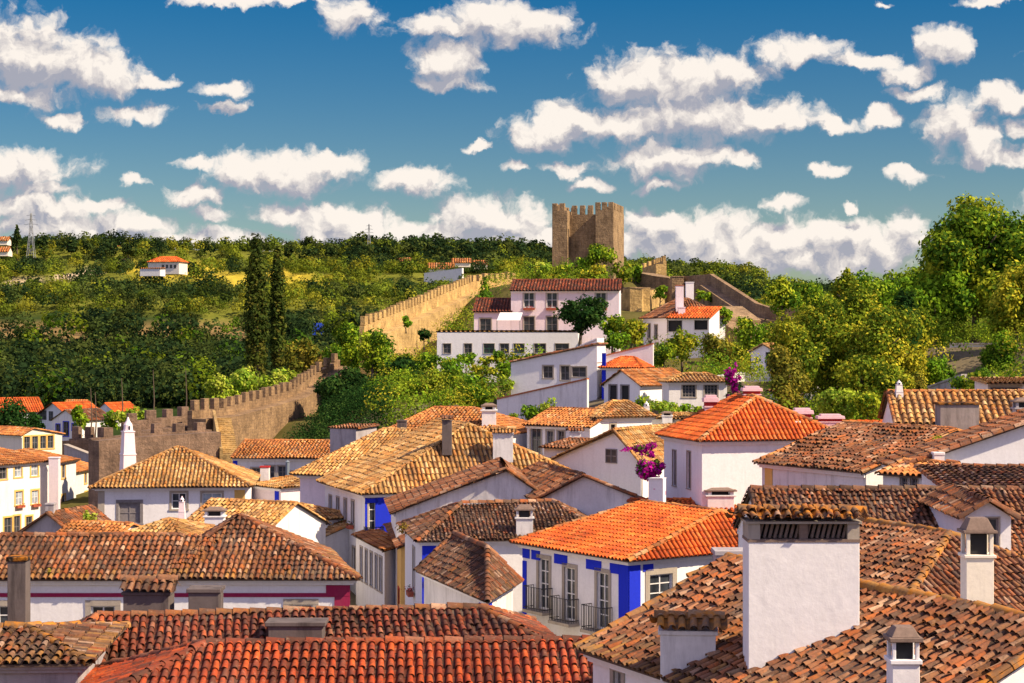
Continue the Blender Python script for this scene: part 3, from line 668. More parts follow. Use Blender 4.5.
# --- white long house with crimson band
zE = Zp(579, 64)
hs = rect(W(-90, 64), W(166, 64), 5.4)
xa = hs[1][0] + .02; zt_ = zE + .42 * 3.02
r, ro = house('long low white house with a crimson band and low brown roof', hs, zE, 'gable', ins=(0, 0), t=.42, pal='old', p=.215, c=.34, age=.6, wall='clean', ridgepal='old', mossedge=1, nocap=(2, 3), gover=.02, extra=[[(xa, 63.68, zE), (xa + .01, 63.68, zE), (xa + 1.62, 66.7, zt_), (xa, 66.7, zt_)]],
  bands=[(0, Zp(597, 64), Zp(593, 64), 'crimson')], ops=[(0, 103, 620.5, .86, 1.05, 'white', {'trim': .2, 'grid': (2, 3)}), (0, 9, 620.5, .80, 1.05, 'white', {'trim': .2, 'grid': (2, 3)})])
hs = [W(166.2, 64), W(350, 64), W(322, 72.4), W(187, 72.4)]
r, ro = house('white house end with a crimson corner and pointed brown hipped roof', hs, zE + .01, 'hip', ins=(2.9, 4.3), ry=516, pal='old', nocap=(0,), p=.215, c=.34, age=.8, wall='clean', mossedge=1,
  bands=[(0, Zp(597, 64), Zp(593, 64), 'crimson')], pil=[(0, 345, .55, 'crimson', None, zE - .62), (0, 343, .85, 'crimson', zE - .6, zE - .22)], ops=[(0, 301, 617, .85, .9, 'white', {'trim': .2, 'grid': (2, 3)})])
# --- right hand near roofs
A = W(593, 34.3); dn = np.array([.43, -.903]); B = A + dn * 9.3; nn = np.array([.903, .43])
zE = Zp(650, 34.3)
r, ro7 = house('broad steep mossy brown roof carrying the huge white chimney', [A, B, B + nn * 6.2, A + nn * 6.2], zE, 'gable', t=.46, pal='old', p=.165, c=.25, age=1.3, ridgepal='moss', mossedge=1, wall='clean', over=.3, ops=[(0, 618, 681, .3, .35, 'dark')])
chimney(ro7, 800.5, 30.4, 540, 720, 1.86, .7, 'bare', 'clean', 'huge plain white chimney shaft')
def bigcap():
    b = MB(); x, y = W(800.5, 30.4); z = Zp(540, 30.4); w, d = 1.86, .7
    b.box((x, y, z - .0), (w * 1.01, d * 1.03, .05), 3); 
    for sx in (-1, 1): b.box((x + sx * (w / 2 - .1), y, z + .05), (.2, d, .26), 0)
    b.box((x, y, z + .05), (.14, d * .9, .26), 3); b.box((x, y + d * .2, z + .07), (w * .86, d * .3, .24), 2)
    for i in range(17):
        q = x - w * .38 + i * w * .76 / 16
        b.tube([(q - .03, y - d * .32, z + .06), (q + .03, y - d * .32, z + .30)], .028, 6, 1)
    b.box((x, y, z + .31), (w * 1.04, d * 1.1, .04), 0)
    b.build('chimney_vent', [M['stonetrim'], M['captile'], M['black'], M['captile']], ro7)
    ts = TileSet(); hw, hd = w * .57, .47; z0, z1 = z + .34, z + .48; P3 = lambda a, c_, h: np.array([x + a, y + c_, h])
    ts.plane([P3(-hw, -hd, z0), P3(hw, -hd, z0), P3(hw, 0, z1), P3(-hw, 0, z1)], 'dark', .17, .25, 1.3, mossedge=1)
    ts.plane([P3(hw, hd, z0), P3(-hw, hd, z0), P3(-hw, 0, z1), P3(hw, 0, z1)], 'moss', .2, .3, 1.3); ts.ridge(P3(-hw, 0, z1), P3(hw, 0, z1), 'moss', .12)
    ts.build('chimney_tiles', M['t_moss'], ro7)
bigcap()
chimney(ro7, 688, 31.6, 628, 740, .96, .6, 'tilecap', 'dirty', 'low streaked white chimney with mossy tile top', rot=-.1, capmat='moss')
chimney(ro7, 903, 27.4, 633, 730, .42, .42, 'open', 'clean', 'small white chimney with an open tiled hood')
chimney(ro7, 729, 37.2, 549, 600, .6, .6, 'slab', 'greywall', 'stubby ribbed grey chimney')
B = W(893, 43.0); A = B - dn * 8.6; zE = Zp(621, 43)
r, ro = house('hipped brown roof with orange moss ridges and a tall cream chimney', [A, B, B + nn * 7.4, A + nn * 7.4], zE, ins=(1, 2.8), zr=Zp(533, 47), pal='old', p=.185, c=.29, age=1.2, ridgepal='moss', wall='clean')
chimney(ro, 977, 41.8, 521, 640, .64, .55, 'open', 'cream', 'tall cream chimney with a dark hooded vent')
# --- wide roof with dormer
r, ro5 = house('wide brown roof with a white gabled dormer', rect(W(772, 54), W(1080, 54), 8), Zp(556, 54), 'gable', zr=Zp(489, 58), pal='old', p=.185, c=.29, age=1.1, wall='clean', ridgepal='dark')
def dormer():
    w0 = W(965, 52.2); w1 = W(1011, 52.2); z0, z1 = Zp(575, 52.2), Zp(517, 52.2); zp = Zp(500, 52.2); b = MB(); yb = 57.2
    facade(b, w0, w1, z0, z1, [(.62, .98, z0 + .35, z1 - .02, 'dark', {'trim': .04, 'grid': (1, 1)})], ro5_wall, 'stonetrim')
    m_ = (w0 + w1) / 2
    b.add([(*w0, z1), (*w1, z1), (*m_, zp - .06)], [(0, 1, 2)])
    for q in (w0, w1): 
        e_ = np.array([q[0] + (.35 if q is w0 else .0) * 0, yb]); f = (q, e_) if q is w1 else (e_, q)
        b.add([(*f[0], z0), (*f[1], z0), (*f[1], z1), (*f[0], z1)], [(0, 1, 2, 3)])
    b.build('dormer_wall', M['clean'], ro5)
    ts = TileSet(); o_ = .2
    a0 = np.array([w0[0] - o_, w0[1] - .15, z1 - .05]); a1 = np.array([w0[0] - o_, yb, z1 - .05]); c0 = np.array([w1[0] + o_, w0[1] - .15, z1 - .05]); c1 = np.array([w1[0] + o_, yb, z1 - .05])
    r0, r1 = np.array([m_[0], w0[1] - .15, zp]), np.array([m_[0], yb, zp])
    ts.plane([a1, a0, r0, r1], 'old', .22, .34, 1.1); ts.plane([c0, c1, r1, r0], 'old', .22, .34, 1.1); ts.ridge(r0, r1, 'old'); ts.ridge(a0, r0, 'old', .1); ts.ridge(c0, r0, 'old', .1)
    ts.build('dormer_roof', M['t_old'], ro5)
ro5_wall = r
dormer()
r, ro = house('low white house with a small dark roof at the foot of the pale gable', rect(W(945, 60), W(1120, 60), 3.4), Zp(487, 60), 'shed', zr=Zp(468, 63.2), pal='dark', wall='clean', ridgepal='old')
r, ro = house('pale gabled house with a long rising tiled verge', [W(905, 70), W(936, 64.5), W(1190, 66), W(1150, 73)], Zp(466, 66), 'gable', axis=1 - 1 + 1 - 1, rv=.5, zr=Zp(466, 66) + .1, pal='old', wall='clean', age=.6) if 0 else (None, None)
P_ = rect(W(903, 66), W(1230, 66), 2.8)
r, ro = house('pale lavender gabled house with one long rising tiled verge and a tiny white chimney', P_, Zp(468, 66), 'gable', axis=1, zr=Zp(408, 66), pal='old', wall='clean', age=.7, gover=.25)
chimney(ro, 938, 65.6, 452, 480, .38, .38, 'slab', 'white')
r, ro = house('little white lean-to with two square windows', rect(W(883, 65.4), W(932, 63.8), 1.2), Zp(476, 64.6), 'shed', t=.3, pal='orange', wall='white', over=.2, ops=[(0, 904, 482, .3, .42, 'dark', {'trim': .04}), (0, 914, 483, .3, .42, 'dark', {'trim': .04})])
r, ro = house('brown tiled roof of the tumbledown house with a yellow corner', rect(W(762, 75.8), W(866, 70), 9), Zp(468, 72.5), 'gable', zr=Zp(424, 77), p=.21, c=.34, pal='old', wall='dirty', age=1.8, over=.35, pil=[(0, 769, .5, 'ochre')], ridgepal='orange')
chimney(ro, 957, 74.2, 402, 452, 1.6, .9, 'slab', 'weathered', 'massive weathered grey chimney', capmat='t_moss')
r, ro = house('sunlit house with large tan and cream roof tiles below the big trees', rect(W(897, 88), W(1120, 87), 6), Zp(424, 88), 'gable', ry=392, pal='gold', p=.34, c=.5, age=.6, wall='white', ridgepal='orange')
chimney(ro, 899, 90.5, 380, 400, .4, .4, 'cone', 'white', 'small white pointed finial chimney'); chimney(ro, 1024, 82, 400, 430, .9, .6, 'open', 'greywall')
r, ro = house('flat roofed pale shed behind the sunlit cream tiled roof', rect(W(989, 97), W(1075, 97), 3), Zp(384, 97), 'shed', t=.06, pal='gold', wall='dirty', ops=[(0, 1005, 390, 1.6, .35, 'dark')])
# --- tall white house with orange roof
B = W(702, 85); A = W(664, 90.4); zE = Zp(441, 85)
r, ro = house('tall white house with a bright orange hipped roof and two slit windows', rect(A, B, 7.2), zE, ins=(.9, 2.6), ry=397, pal='new', p=.225, c=.38, age=.2, wall='clean', over=.35, ridgepal='orange',
  ops=[(0, 674.5, 468, .55, 1.75, 'shut', {'trim': .05, 'tm': 'stonetrim'}), (0, 689, 470, .55, 1.8, 'shut', {'trim': .05})])
chimney(ro, 710.5, 90.5, 395, 428, .62, .62, 'banded', 'chimpink', 'tall pink banded chimney', capmat='redpaint'); chimney(ro, 751.5, 89.5, 386, 410, .8, .7, 'banded', 'chimpink', 'pink banded chimney on the ridge', capmat='redpaint')
chimney(ro, 797, 87, 421, 446, .28, .28, 'slab', 'white', 'thin white flue')
r, ro = house('low orange roofed wing with two wide pink chimneys', rect(W(800, 93), W(905, 93), 6), Zp(446, 93), 'gable', ry=422, pal='new', p=.235, age=.2, wall='clean')
chimney(ro, 802, 95, 408, 436, .9, .7, 'banded', 'chimpink', capmat='redpaint'); chimney(ro, 830, 94.2, 414, 436, 1.15, .7, 'banded', 'chimpink', capmat='redpaint')
# --- blue trimmed house with balconies
A, B = W(523, 76), W(629, 70); zE = Zp(560, 70)
bal = {'trim': .16, 'balc': 1, 'grid': (2, 4), 'door': 1}
r, ro = house('white house with royal blue corner, scalloped blue band, three balconies and orange roof', rect(A, B, 11), zE, ins=(1.5, 1.5), ry=511, pal='new', p=.235, c=.38, age=.25, wall='clean', over=.4, ridgepal='orange',
  ops=[(0, 544, 584, .74, 2.1, 'white', bal), (0, 570, 594, .74, 2.15, 'white', bal), (0, 603, 601, .76, 2.25, 'white', bal), (1, 661, 593, 1.15, 1.5, 'white', {'trim': .22, 'grid': (2, 4)})],
  pil=[(0, 624, .62, 'blue', None, zE - .2), (1, 634, .55, 'blue', None, zE - .2), (0, 523, .28, 'blue', None, zE - .75)] + [(0, px, w, 'blue', zE - .62, zE - .2) for px, w in ((522, .5), (536, .6), (561, .9), (594, 1.0), (615, .6))] + [(1, 648, .5, 'blue', zE - .5, zE - .2)])
r, ro = house('long low orange roof behind the blue trimmed house', rect(W(636, 84), W(790, 84), 5), Zp(516, 84), 'gable', ry=500, pal='new', p=.24, age=.3, wall='white')
chimney(ro, 720, 85.2, 490, 510, 1.25, .7, 'open', 'white', 'wide white chimney with terracotta hood'); chimney(ro, 773, 86, 489, 510, .9, .6, 'tilecap', 'greywall', 'grey chimney topped with loose dark tiles', capmat='dark')
# --- centre brown roofs
r, ro = house('white house with blue corner stripe and low brown roof', [W(424, 71.8), W(486, 64.3), W(513, 68.6), W(462, 78)], Zp(598, 64.3), ins=(2.5, 2.5), zr=Zp(534, 73), pal='dark', p=.185, c=.29, age=1.1, wall='dirty', ridgepal='old', pil=[(0, 483, .7, 'blue'), (1, 490, .4, 'blue')])
A, B = W(410, 77.5), W(421, 72.5); P_ = rect(A, B, 7.5)
r, ro = house('white street house with a broad blue pilaster and dark brown hipped roof', P_, Zp(542, 72.5), ins=(1.8, 2.4), axis=1, ry=499, pal='dark', p=.185, c=.29, age=.9, wall='clean', ridgepal='old', pil=[(1, 427, .55, 'blue')],
  ops=[(0, 415, 567, .8, 1.7, 'white', {'box': 1, 'grid': (2, 4)})]) if 0 else (None, None)
A, B = W(405, 87), W(422, 80)
r, ro = house('white street house with a broad blue pilaster and dark brown hipped roof', [A, B, W(606, 81), W(585, 90)], Zp(541, 80), ins=(2.6, 2.4), axis=1, zr=Zp(502, 84.5), pal='dark', p=.185, c=.29, age=.9, wall='clean', ridgepal='old', pil=[(1, 426, .62, 'blue')],
  ops=[(0, 414, 569, .8, 1.9, 'white', {'box': 1, 'grid': (2, 4)})])
chimney(ro, 524.5, 81.0, 507, 545, .76, .6, 'open', 'dirty', 'grey white chimney with ragged dark cap')
A, B = W(389, 90), W(407, 84)
r, ro = house('grimy white gable end house with a long tiled verge behind the dark hipped roof', [A, B, W(660, 85), W(640, 91)], Zp(511, 86), 'gable', axis=0, zr=Zp(468, 87), pal='old', wall='dirty', age=.7, gover=.2) if 0 else (None, None)
P_ = [W(396, 92), W(566, 91), W(560, 98), W(391, 99)]
r, ro = house('grimy white gable end with one long tiled verge above the dark hipped roof', P_, Zp(513, 92), 'gable', axis=1, rv=.36, zr=Zp(467, 92), pal='old', wall='dirty', age=.8, gover=.2, ops=[])
P_ = [W(541, 89.5), W(650, 87), W(606, 95), W(500, 98)]
r, ro = house('stained white gable end with a brown roof slope turned to the street', P_, Zp(503, 88), 'gable', axis=1, rv=.6, zr=Zp(474, 89), pal='old', wall='dirty', age=1, gover=.2)
r, ro = house('ochre yellow street house with window boxes and red door', [W(389, 99), W(401, 89), W(420, 88.4), W(412, 96)], Zp(548, 89), 'shed', axis=0, t=.3, pal='old', wall='ochre', age=.9, over=.2,
  ops=[(0, 393, 562, .7, 1.7, 'white', {'box': 1, 'grid': (2, 4)}), (0, 399, 605, .8, 1.6, 'hole', {'tm': 'redpaint', 'door': 1})])
r, ro = house('white lower street house with a row of five tall windows', [W(356, 99), W(384.5, 92), W(402, 93.5), W(372, 101)], Zp(550, 92), 'shed', t=.06, pal='orange', wall='white', age=.6, over=.2,
  ops=[(0, px, 571 + (px - 375) * .55, .62, 1.75, 'dark', {'trim': .1, 'grid': (1, 2)}) for px in (361.5, 366.5, 371.5, 376.5, 381)])
A, B = W(325, 108.5), W(365, 100); zE = Zp(494, 100)
r, ro = house('long white street house with a bright blue end wall and large golden roof', rect(A, B, 14), zE, ins=(.6, 3.2), axis=0, zr=Zp(424, 105), pal='gold', p=.27, c=.42, age=.9, wall='white', over=.4, ridgepal='gold',
  ops=[(0, px, 510 + (px - 344) * .25, .62, 1.3, 'dark', {'trim': .1, 'box': 1, 'grid': (1, 2)}) for px in (330.5, 338, 345.5, 353)] +
      [(0, px, 555 + (px - 344) * .45, .62, 1.4, 'dark', {'trim': .1, 'grid': (1, 2)}) for px in (331, 339, 346.5, 354)] +
      [(1, 372.5, 521, .42, 2.5, 'white', {'trim': .09, 'balc': 1, 'grid': (1, 4), 'door': 1})],
  pil=[(1, 366, .12, 'blue', None, zE - .2), (1, 383.5, .95, 'blue', None, zE - .2), (1, 372.5, .6, 'blue', zE - .5, zE - .2)])
chimney(ro, 447, 103, 420, 455, .55, .55, 'tilecap', 'concrete', 'thin dark stained chimney', capmat='dark'); chimney(ro, 503, 103.3, 433, 462, 1.15, .8, 'tilecap', 'dirty', 'white chimney with a row of golden tiles on top', capmat='gold')
chimney(ro, 402, 117, 420, 460, .6, .5, 'slab', 'concrete')
A, B = W(300, 112), W(372, 108)
r, ro = house('pinkish white house with a pointed golden brown roof beside the street', rect(A, W(440, 108), 10), Zp(478, 109), ins=(3.6, 4.4), ry=430, pal='gold', p=.25, age=.6, wall='pink', over=.45, ridgepal='gold')
r, ro = house('long white house with orange brown roof at the foot of the city wall', rect(W(233, 140), W(345, 139), 8), Zp(458, 140), 'gable', ry=441, pal='orange', p=.27, age=.9, wall='white',
  ops=[(0, 256, 474, .7, .9, 'dark'), (0, 270, 472, .7, .9, 'dark'), (0, 282.5, 472, .7, .9, 'dark'), (0, 295, 484, .9, 1.9, 'dark', {'door': 1}), (0, 313, 475, .7, 1.3, 'dark')], pil=[(0, 234, .35, 'blue')])
def pipe():
    b = MB(); x, y = W(287.5, 138); b.tube([(x, y, terr1(x, y)), (x, y, Zp(462, 138))], [.16, .15], 8, 0); b.tube([(x, y, Zp(462, 138)), (x, y, Zp(460, 138))], [.2, .02], 8, 0)
    o = b.build('metal_flue', M['pipe']); tag(o, 'thick grey metal pipe standing in front of the white house by the city wall', 'pipe')
pipe()
r, ro = house('orange brown roofed house under the garden bushes', rect(W(385, 122), W(500, 119), 9), Zp(434, 121), ins=(2, 4), ry=408, pal='orange', p=.27, age=.9, wall='white')
chimney(ro, 489, 121, 403, 432, .95, .8, 'dome', 'white', 'white chimney with domed cap')
r, ro = house('ruined grey stub of a house with grass along its top', rect(W(330, 134), W(356, 133), 3), Zp(428, 134), 'shed', t=.04, pal='old', wall='greywall', over=.05)
# --- street corner houses
r, ro = house('narrow pink white house with a thick blue corner stripe', rect(W(246, 121), W(281, 118), 6), Zp(487, 119), 'hip', ins=(2, 2), ry=476, pal='gold', wall='pink', over=.25, pil=[(0, 277, .45, 'blue')])
chimney(ro, 265, 121, 466, 484, .6, .5, 'slab', 'white', capmat='redpaint')
r, ro = house('tiny golden roofed cottage in the street with a blue side', rect(W(236, 106), W(287, 102), 5), Zp(521, 103), 'hip', ins=(2, 2), ry=505, pal='gold', wall='white', over=.25, age=.9, pil=[(0, 283, .4, 'blue')], ops=[(0, 274, 532, .4, .8, 'dark')])
r, ro = house('golden roofed annex with a small blue panel beside the long street house', rect(W(299, 105), W(326, 102.5), 5.5), Zp(535, 103), 'shed', t=.33, pal='gold', wall='white', over=.25, age=1.2, pil=[(0, 317, .55, 'blue', Zp(544, 103), Zp(537, 103))])
# --- pale house with pointed golden roof and its neighbours
r, ro = house('square white house with stone quoins and a pointed golden roof', rect(W(98, 111.6), W(245, 112.4), 9.2), Zp(487, 112), ins=(5.2, 5.2), ry=447, pal='gold', p=.25, c=.38, age=.5, wall='clean', over=.5, ridgepal='moss',
  ops=[(0, 129.5, 513, 1.3, 1.3, 'shut', {'trim': .18, 'tm': 'greywood', 'grid': (2, 2)}), (0, 179, 501, .9, 1.0, 'white', {'trim': .14}), (0, 212, 501, 1.2, 1.0, 'curt', {'trim': .14})],
  pil=[(0, 240, .65, 'ochre'), (0, 100, .4, 'stonetrim')])
chimney(ro, 128, 120, 417, 480, .95, .95, 'cone', 'pink', 'tall white conical chimney with mossy tip', rot=.5)
r, ro = house('small golden gabled roof with a pointed turret chimney', rect(W(178, 97), W(262, 95), 7), Zp(535, 96), 'gable', ry=503, pal='gold', wall='white', age=.9, ridgepal='gold')
chimney(ro, 182, 97.5, 496, 522, .38, .38, 'cone', 'pink', 'tiny pointed turret chimney'); chimney(ro, 215, 94.8, 509, 535, 1.0, .7, 'open', 'clean', 'pale blue white box chimney')
r, ro = house('low golden hipped roof in front of the square white house', rect(W(102, 87), W(186, 86), 6), Zp(545, 86.5), ins=(2.6, 2.6), ry=519, pal='gold', wall='white', age=.6, p=.24)
r, ro = house('low orange roof behind the brown roof ridge', rect(W(48, 93), W(106, 92), 5), Zp(545, 92.5), 'gable', ry=524, pal='orange', wall='white', age=.7)
r, ro = house('weathered grey shed with a sagging dark roof', rect(W(24, 104), W(72, 103), 4.5), Zp(536, 103), 'gable', axis=1, zr=Zp(514, 103), pal='old', wall='greywall', age=1)
chimney(ro, 50.5, 104, 503, 530, .5, .5, 'slab', 'greywall')
# --- sunlit white row
yel = {'trim': .16, 'tm': 'ochre', 'grid': (2, 2)}
B = W(53, 166); A = W(-70, 152.5)
r, ro = house('long sunlit white house with yellow framed windows and flower boxes', rect(A, B, 9), Zp(461, 166), 'hip', ins=(3, 3), t=.26, pal='orange', p=.3, c=.5, age=.7, wall='white', over=.35,
  ops=[(0, 18, 470, .9, 1.25, 'curt', yel), (0, 34.5, 469, .9, 1.25, 'curt', yel), (0, 19, 498, .9, 1.2, 'curt', {**yel, 'box': 1}), (0, 35, 497, .9, 1.2, 'curt', {**yel, 'box': 1}), (0, 8, 526, 1.0, 1.5, 'dark', yel), (0, 29, 523, .8, 1.2, 'dark', yel), (0, 17, 527, .8, 2.0, 'dark', {**yel, 'door': 1}), (0, 3, 472, .9, 1.25, 'dark', yel)])
chimney(ro, 54.5, 164.5, 457, 520, .9, .7, 'slab', 'pink', 'broad pink white buttress chimney')
B = W(76, 173); A = W(55, 168)
r, ro = house('sunlit white house next to the pink white buttress', rect(A, B, 8), Zp(460, 173), 'hip', ins=(1.5, 2), t=.26, pal='orange', p=.3, c=.5, wall='white', ops=[(0, 63.5, 471, .8, 1.3, 'dark', yel), (0, 63.5, 505, .8, 1.9, 'dark', {**yel, 'door': 1})])
B = W(97, 182); A = W(76, 176)
r, ro = house('low sunlit white house at the end of the row with a red sign', rect(A, B, 7), Zp(468, 182), 'hip', ins=(1.5, 1.5), t=.35, pal='orange', p=.3, c=.5, wall='white', ops=[(0, 85.5, 478, .6, 1.0, 'dark', yel), (0, 92, 478, .6, 1.0, 'dark', yel), (0, 86, 498, .7, 1.2, 'dark', yel), (0, 92, 497, .7, 1.0, 'dark', yel)])
r, ro = house('yellow house with four arched openings and an orange roof', rect(W(22, 196), W(62, 200), 8), Zp(434, 200), 'gable', axis=1, rv=.7, zr=Zp(427, 200), pal='orange', p=.3, c=.5, wall='cream', ops=[(0, px, 443 - (px - 27) * .05, .75, 1.4, 'dark', yel) for px in (27, 35, 43, 50.5)])
chimney(ro, 26, 198, 430, 450, 1.3, 1.2, 'slab', 'white', 'block like white chimney')
# --- village outside the walls
for lab, a, b_, dep, ey, kind, ax, ry_, pal_, wl, ops_ in (
  ('long white village hall with a pale strip roof beyond the dark tree', (-40, 330), (44, 338), 8, 413, 'gable', 0, 398, 'new', 'white', []),
  ('white village house with a broad gable and orange roof', (36, 322), (70, 318), 9, 418, 'gable', 1, 403, 'new', 'white', [(0, 43, 415, 1.6, 1.6, 'dark'), (0, 51, 416, .9, 1.6, 'dark')]),
  ('low pink roofed village house between the two gabled ones', (62, 345), (82, 345), 8, 409, 'gable', 0, 400, 'orange', 'cream', []),
  ('village house with a dark blue gable and blue door', (52, 300), (79, 297), 8, 421, 'gable', 1, 410, 'dark', 'white', [(0, 66, 429, 1.2, 2.4, 'dark', {'tm': 'blue', 'door': 1}), (0, 58, 428, .9, 1.3, 'dark', {'tm': 'blue'}), (0, 74, 427, .9, 1.1, 'dark', {'tm': 'blue'})]),
  ('small village house with an orange gable roof by the thin cypresses', (96, 340), (114, 338), 7, 412, 'gable', 1, 403, 'new', 'white', [])):
    house(lab, rect(W(*a), W(*b_), dep), Zp(ey, (a[1] + b_[1]) / 2), kind, axis=ax, zr=Zp(ry_, (a[1] + b_[1]) / 2 + (dep / 2 if ax == 0 else 0)), pal=pal_, p=.45, c=.8, wall=wl, ops=ops_, age=.2)
# --- centre right slope of small white houses
P_ = [W(553, 113), W(641, 108), W(700, 114), W(610, 120)]
r, ro = house('white house with a raking tiled verge, golden roof and a four pane window', P_, Zp(463, 111), 'gable', axis=1, rv=.3, zr=Zp(429, 110), pal='gold', p=.26, wall='clean', age=.7, gover=.2, ridgepal='gold', ops=[(0, 611.5, 456, .8, .75, 'dark', {'trim': .05, 'grid': (2, 2)})])
r, ro = house('small white house with a pointed golden roof in the middle of the slope', [W(585, 123), W(598, 120), W(652, 122), W(640, 128)], Zp(417.5, 121), 'hip', axis=1, ins=(2.3, 2.2), zr=Zp(401, 124), pal='gold', p=.27, wall='clean', ops=[(0, 589, 428, .5, 1.4, 'dark'), (1, 613, 427, .35, .35, 'hole')], ridgepal='gold')
r, ro = house('white house with a wide low brown roof and blue door beside the bushes', rect(W(527, 122), W(590, 119), 6), Zp(426, 121), 'gable', ry=410, pal='orange', p=.27, wall='clean', age=.9,
  ops=[(0, 536, 439, .8, 1.9, 'dark', {'door': 1}), (0, 550, 437, .5, .8, 'dark'), (0, 561, 437, .5, .8, 'dark')])
chimney(ro, 575, 118, 432, 452, .75, .6, 'tilecap', 'dirty', 'small chimney with a stepped tile cap', capmat='old')
r, ro = house('tiny white outhouse with a flat tiled top under the wide brown roof', rect(W(544, 113.5), W(570, 112.5), 3), Zp(448, 113), 'shed', t=.12, pal='old', wall='white', age=.8)
r, ro = house('low white walled house with a bell shaped chimney', rect(W(648, 128), W(705, 126), 4), Zp(419, 127), 'shed', t=.05, pal='gold', wall='white', p=.3)
chimney(ro, 646.5, 128.5, 401, 424, .55, .55, 'cone', 'white', 'white bell shaped chimney'); chimney(ro, 667, 127, 413, 424, .7, .6, 'open', 'white')
# terraces up the slope
def slab_wall(label, pts, th, zb=None, mat='dirty', cope='terracotta', name='garden_wall', cat='wall', ops=None, coping=.12):
    """pts: (px, Y, pytop) along the wall"""
    g = [(W(p[0], p[1]), Zp(p[2], p[1])) for p in pts]; b = MB(); c = MB()
    for (a, za), (q, zq) in zip(g, g[1:]):
        d = (q - a) / np.linalg.norm(q - a); n = np.array([-d[1], d[0]]) * th
        zg = min(terr1(*a), terr1(*q)) - .4 if zb is None else zb
        if ops is None: b.prism([a, q, q + n, a + n], [zg] * 4, [za - coping, zq - coping, zq - coping, za - coping])
        k = n * .12 / th * .6; c.prism([a - k, q - k, q + n + k, a + n + k], [za - coping, zq - coping] + [zq - coping, za - coping], [za, zq, zq, za])
    root = b.build(name, M[mat]); tag(root, label, cat); c.build('coping', M[cope], root); return root
slab_wall('stained white garden wall with brown coping above the green bushes', [(497, 141, 398), (587, 138, 378)], .4, mat='dirty')
r, ro = house('white terrace cottage with a long sloping tiled edge and three small windows', rect(W(511, 166), W(597, 164), 4), Zp(362, 165), 'shed', axis=3, zr=Zp(344, 165), pal='old', p=.35, c=.6, wall='clean', over=.1,
  ops=[(0, 548, 372, .9, 1.1, 'dark'), (0, 565, 373, .8, 1.3, 'dark'), (0, 579, 372, 1.3, .9, 'dark')])
slab_wall('tall bright white buttress wall beside the ochre passage', [(580, 166, 345), (597, 165.5, 338)], 2.5, mat='white', cope='white')
slab_wall('narrow ochre wall of the passage beside the blue striped house', [(598, 165, 352), (603, 168, 350)], 1, mat='ochre', cope='ochre')
slab_wall('white wall with a blue stripe and brown tiled top', [(600, 167, 356), (653, 166, 343)], .5, mat='clean')
r, ro = house('small house with a bright orange roof beside the blue stripe', [W(602, 163), W(640, 160), W(650, 165), W(612, 168)], Zp(368, 161.5), 'hip', ins=(2, 1.6), zr=Zp(357, 165), pal='new', p=.3, c=.5, wall='clean', pil=[(0, 604, .45, 'blue', None, Zp(353, 163))])
r, ro = house('long low house with brown roof and open porch', [W(604, 154), W(640, 150), W(694, 158), W(650, 161)], Zp(386, 152), 'gable', axis=1, rv=.5, zr=Zp(369, 158), pal='orange', p=.3, c=.5, wall='clean', age=.8, ops=[(0, 613, 394, 1.0, 1.8, 'hole', {'tm': 'greywood', 'door': 1}), (0, 625, 394, 1.0, 1.8, 'hole', {'tm': 'greywood', 'door': 1})])
r, ro = house('square white cottage with a low golden hipped roof and two barred windows', [W(662, 150), W(669, 147.5), W(727, 148), W(722, 153)], Zp(382, 148), 'hip', axis=1, ins=(2, 2), zr=Zp(373, 151), pal='gold', p=.3, c=.5, wall='white', ops=[(1, 689, 391, 1.1, 1.0, 'dark', {'trim': .1, 'grid': (4, 4)}), (1, 711, 391, 1.1, 1.0, 'dark', {'trim': .1, 'grid': (4, 4)})])
slab_wall('low white wall running down from the cottage to the magenta flowers', [(700, 155, 378), (745, 158, 372), (782, 157, 372)], .4, mat='white', cope='white')
r, ro = house('white chapel turret with a small tiled roof and dark arch', rect(W(751, 160), W(776, 158), 2.6), Zp(352, 159), 'gable', axis=1, zr=Zp(344, 159), pal='gold', wall='clean', p=.3, over=.2, ops=[(0, 770, 360, .9, 1.5, 'hole', {'trim': .02}), (0, 757, 360, .3, .5, 'hole', {'trim': .02})], name='chapel', cat='chapel')
r, ro = house('small brown roof among the trees behind the chapel wall', rect(W(770, 140), W(805, 138), 5), Zp(392, 139), 'gable', ry=382, pal='old', wall='white', p=.3)
# pink villa
pink_ops = [(0, px, 300, 1.15, 1.6, 'white', {'trim': .12, 'box': 1}) for px in (529, 552, 601)] + [(0, px, 324.5, 1.15, 1.7, 'dark', {'trim': .12}) for px in (529, 552)]
r, ro = house('pink two storey villa with white windows under the castle', rect(W(511, 195), W(619, 194), 8.5), Zp(291, 195), 'gable', zr=Zp(280, 199.5), pal='redold', p=.34, c=.6, wall='pink', over=.3, ops=pink_ops, age=.3)
r, ro = house('low pink wing with a red tiled roof beside the two storey villa', rect(W(474, 195.2), W(510.8, 195), 5), Zp(312, 195), 'shed', t=.30, pal='redold', p=.34, c=.6, wall='pink', over=.25, ops=[(0, 485.5, 325, 1.2, 1.4, 'dark', {'trim': .12})], age=.3)
r, ro = house('long white terrace basement with a row of small dark windows', rect(W(437, 187), W(578, 186), 7.6), Zp(332, 187), 'shed', t=.001, pal='gold', p=.5, c=1, wall='clean', over=.02, gover=.02, age=0,
  ops=[(0, px, 348.5, w, 1.0, s, {'trim': .06}) for px, w, s in ((447, .8, 'dark'), (468, .8, 'dark'), (489, 1.1, 'green'), (504.5, .9, 'dark'), (519, 1.1, 'green'), (540, 1.2, 'dark'), (562, 1.4, 'dark'))])
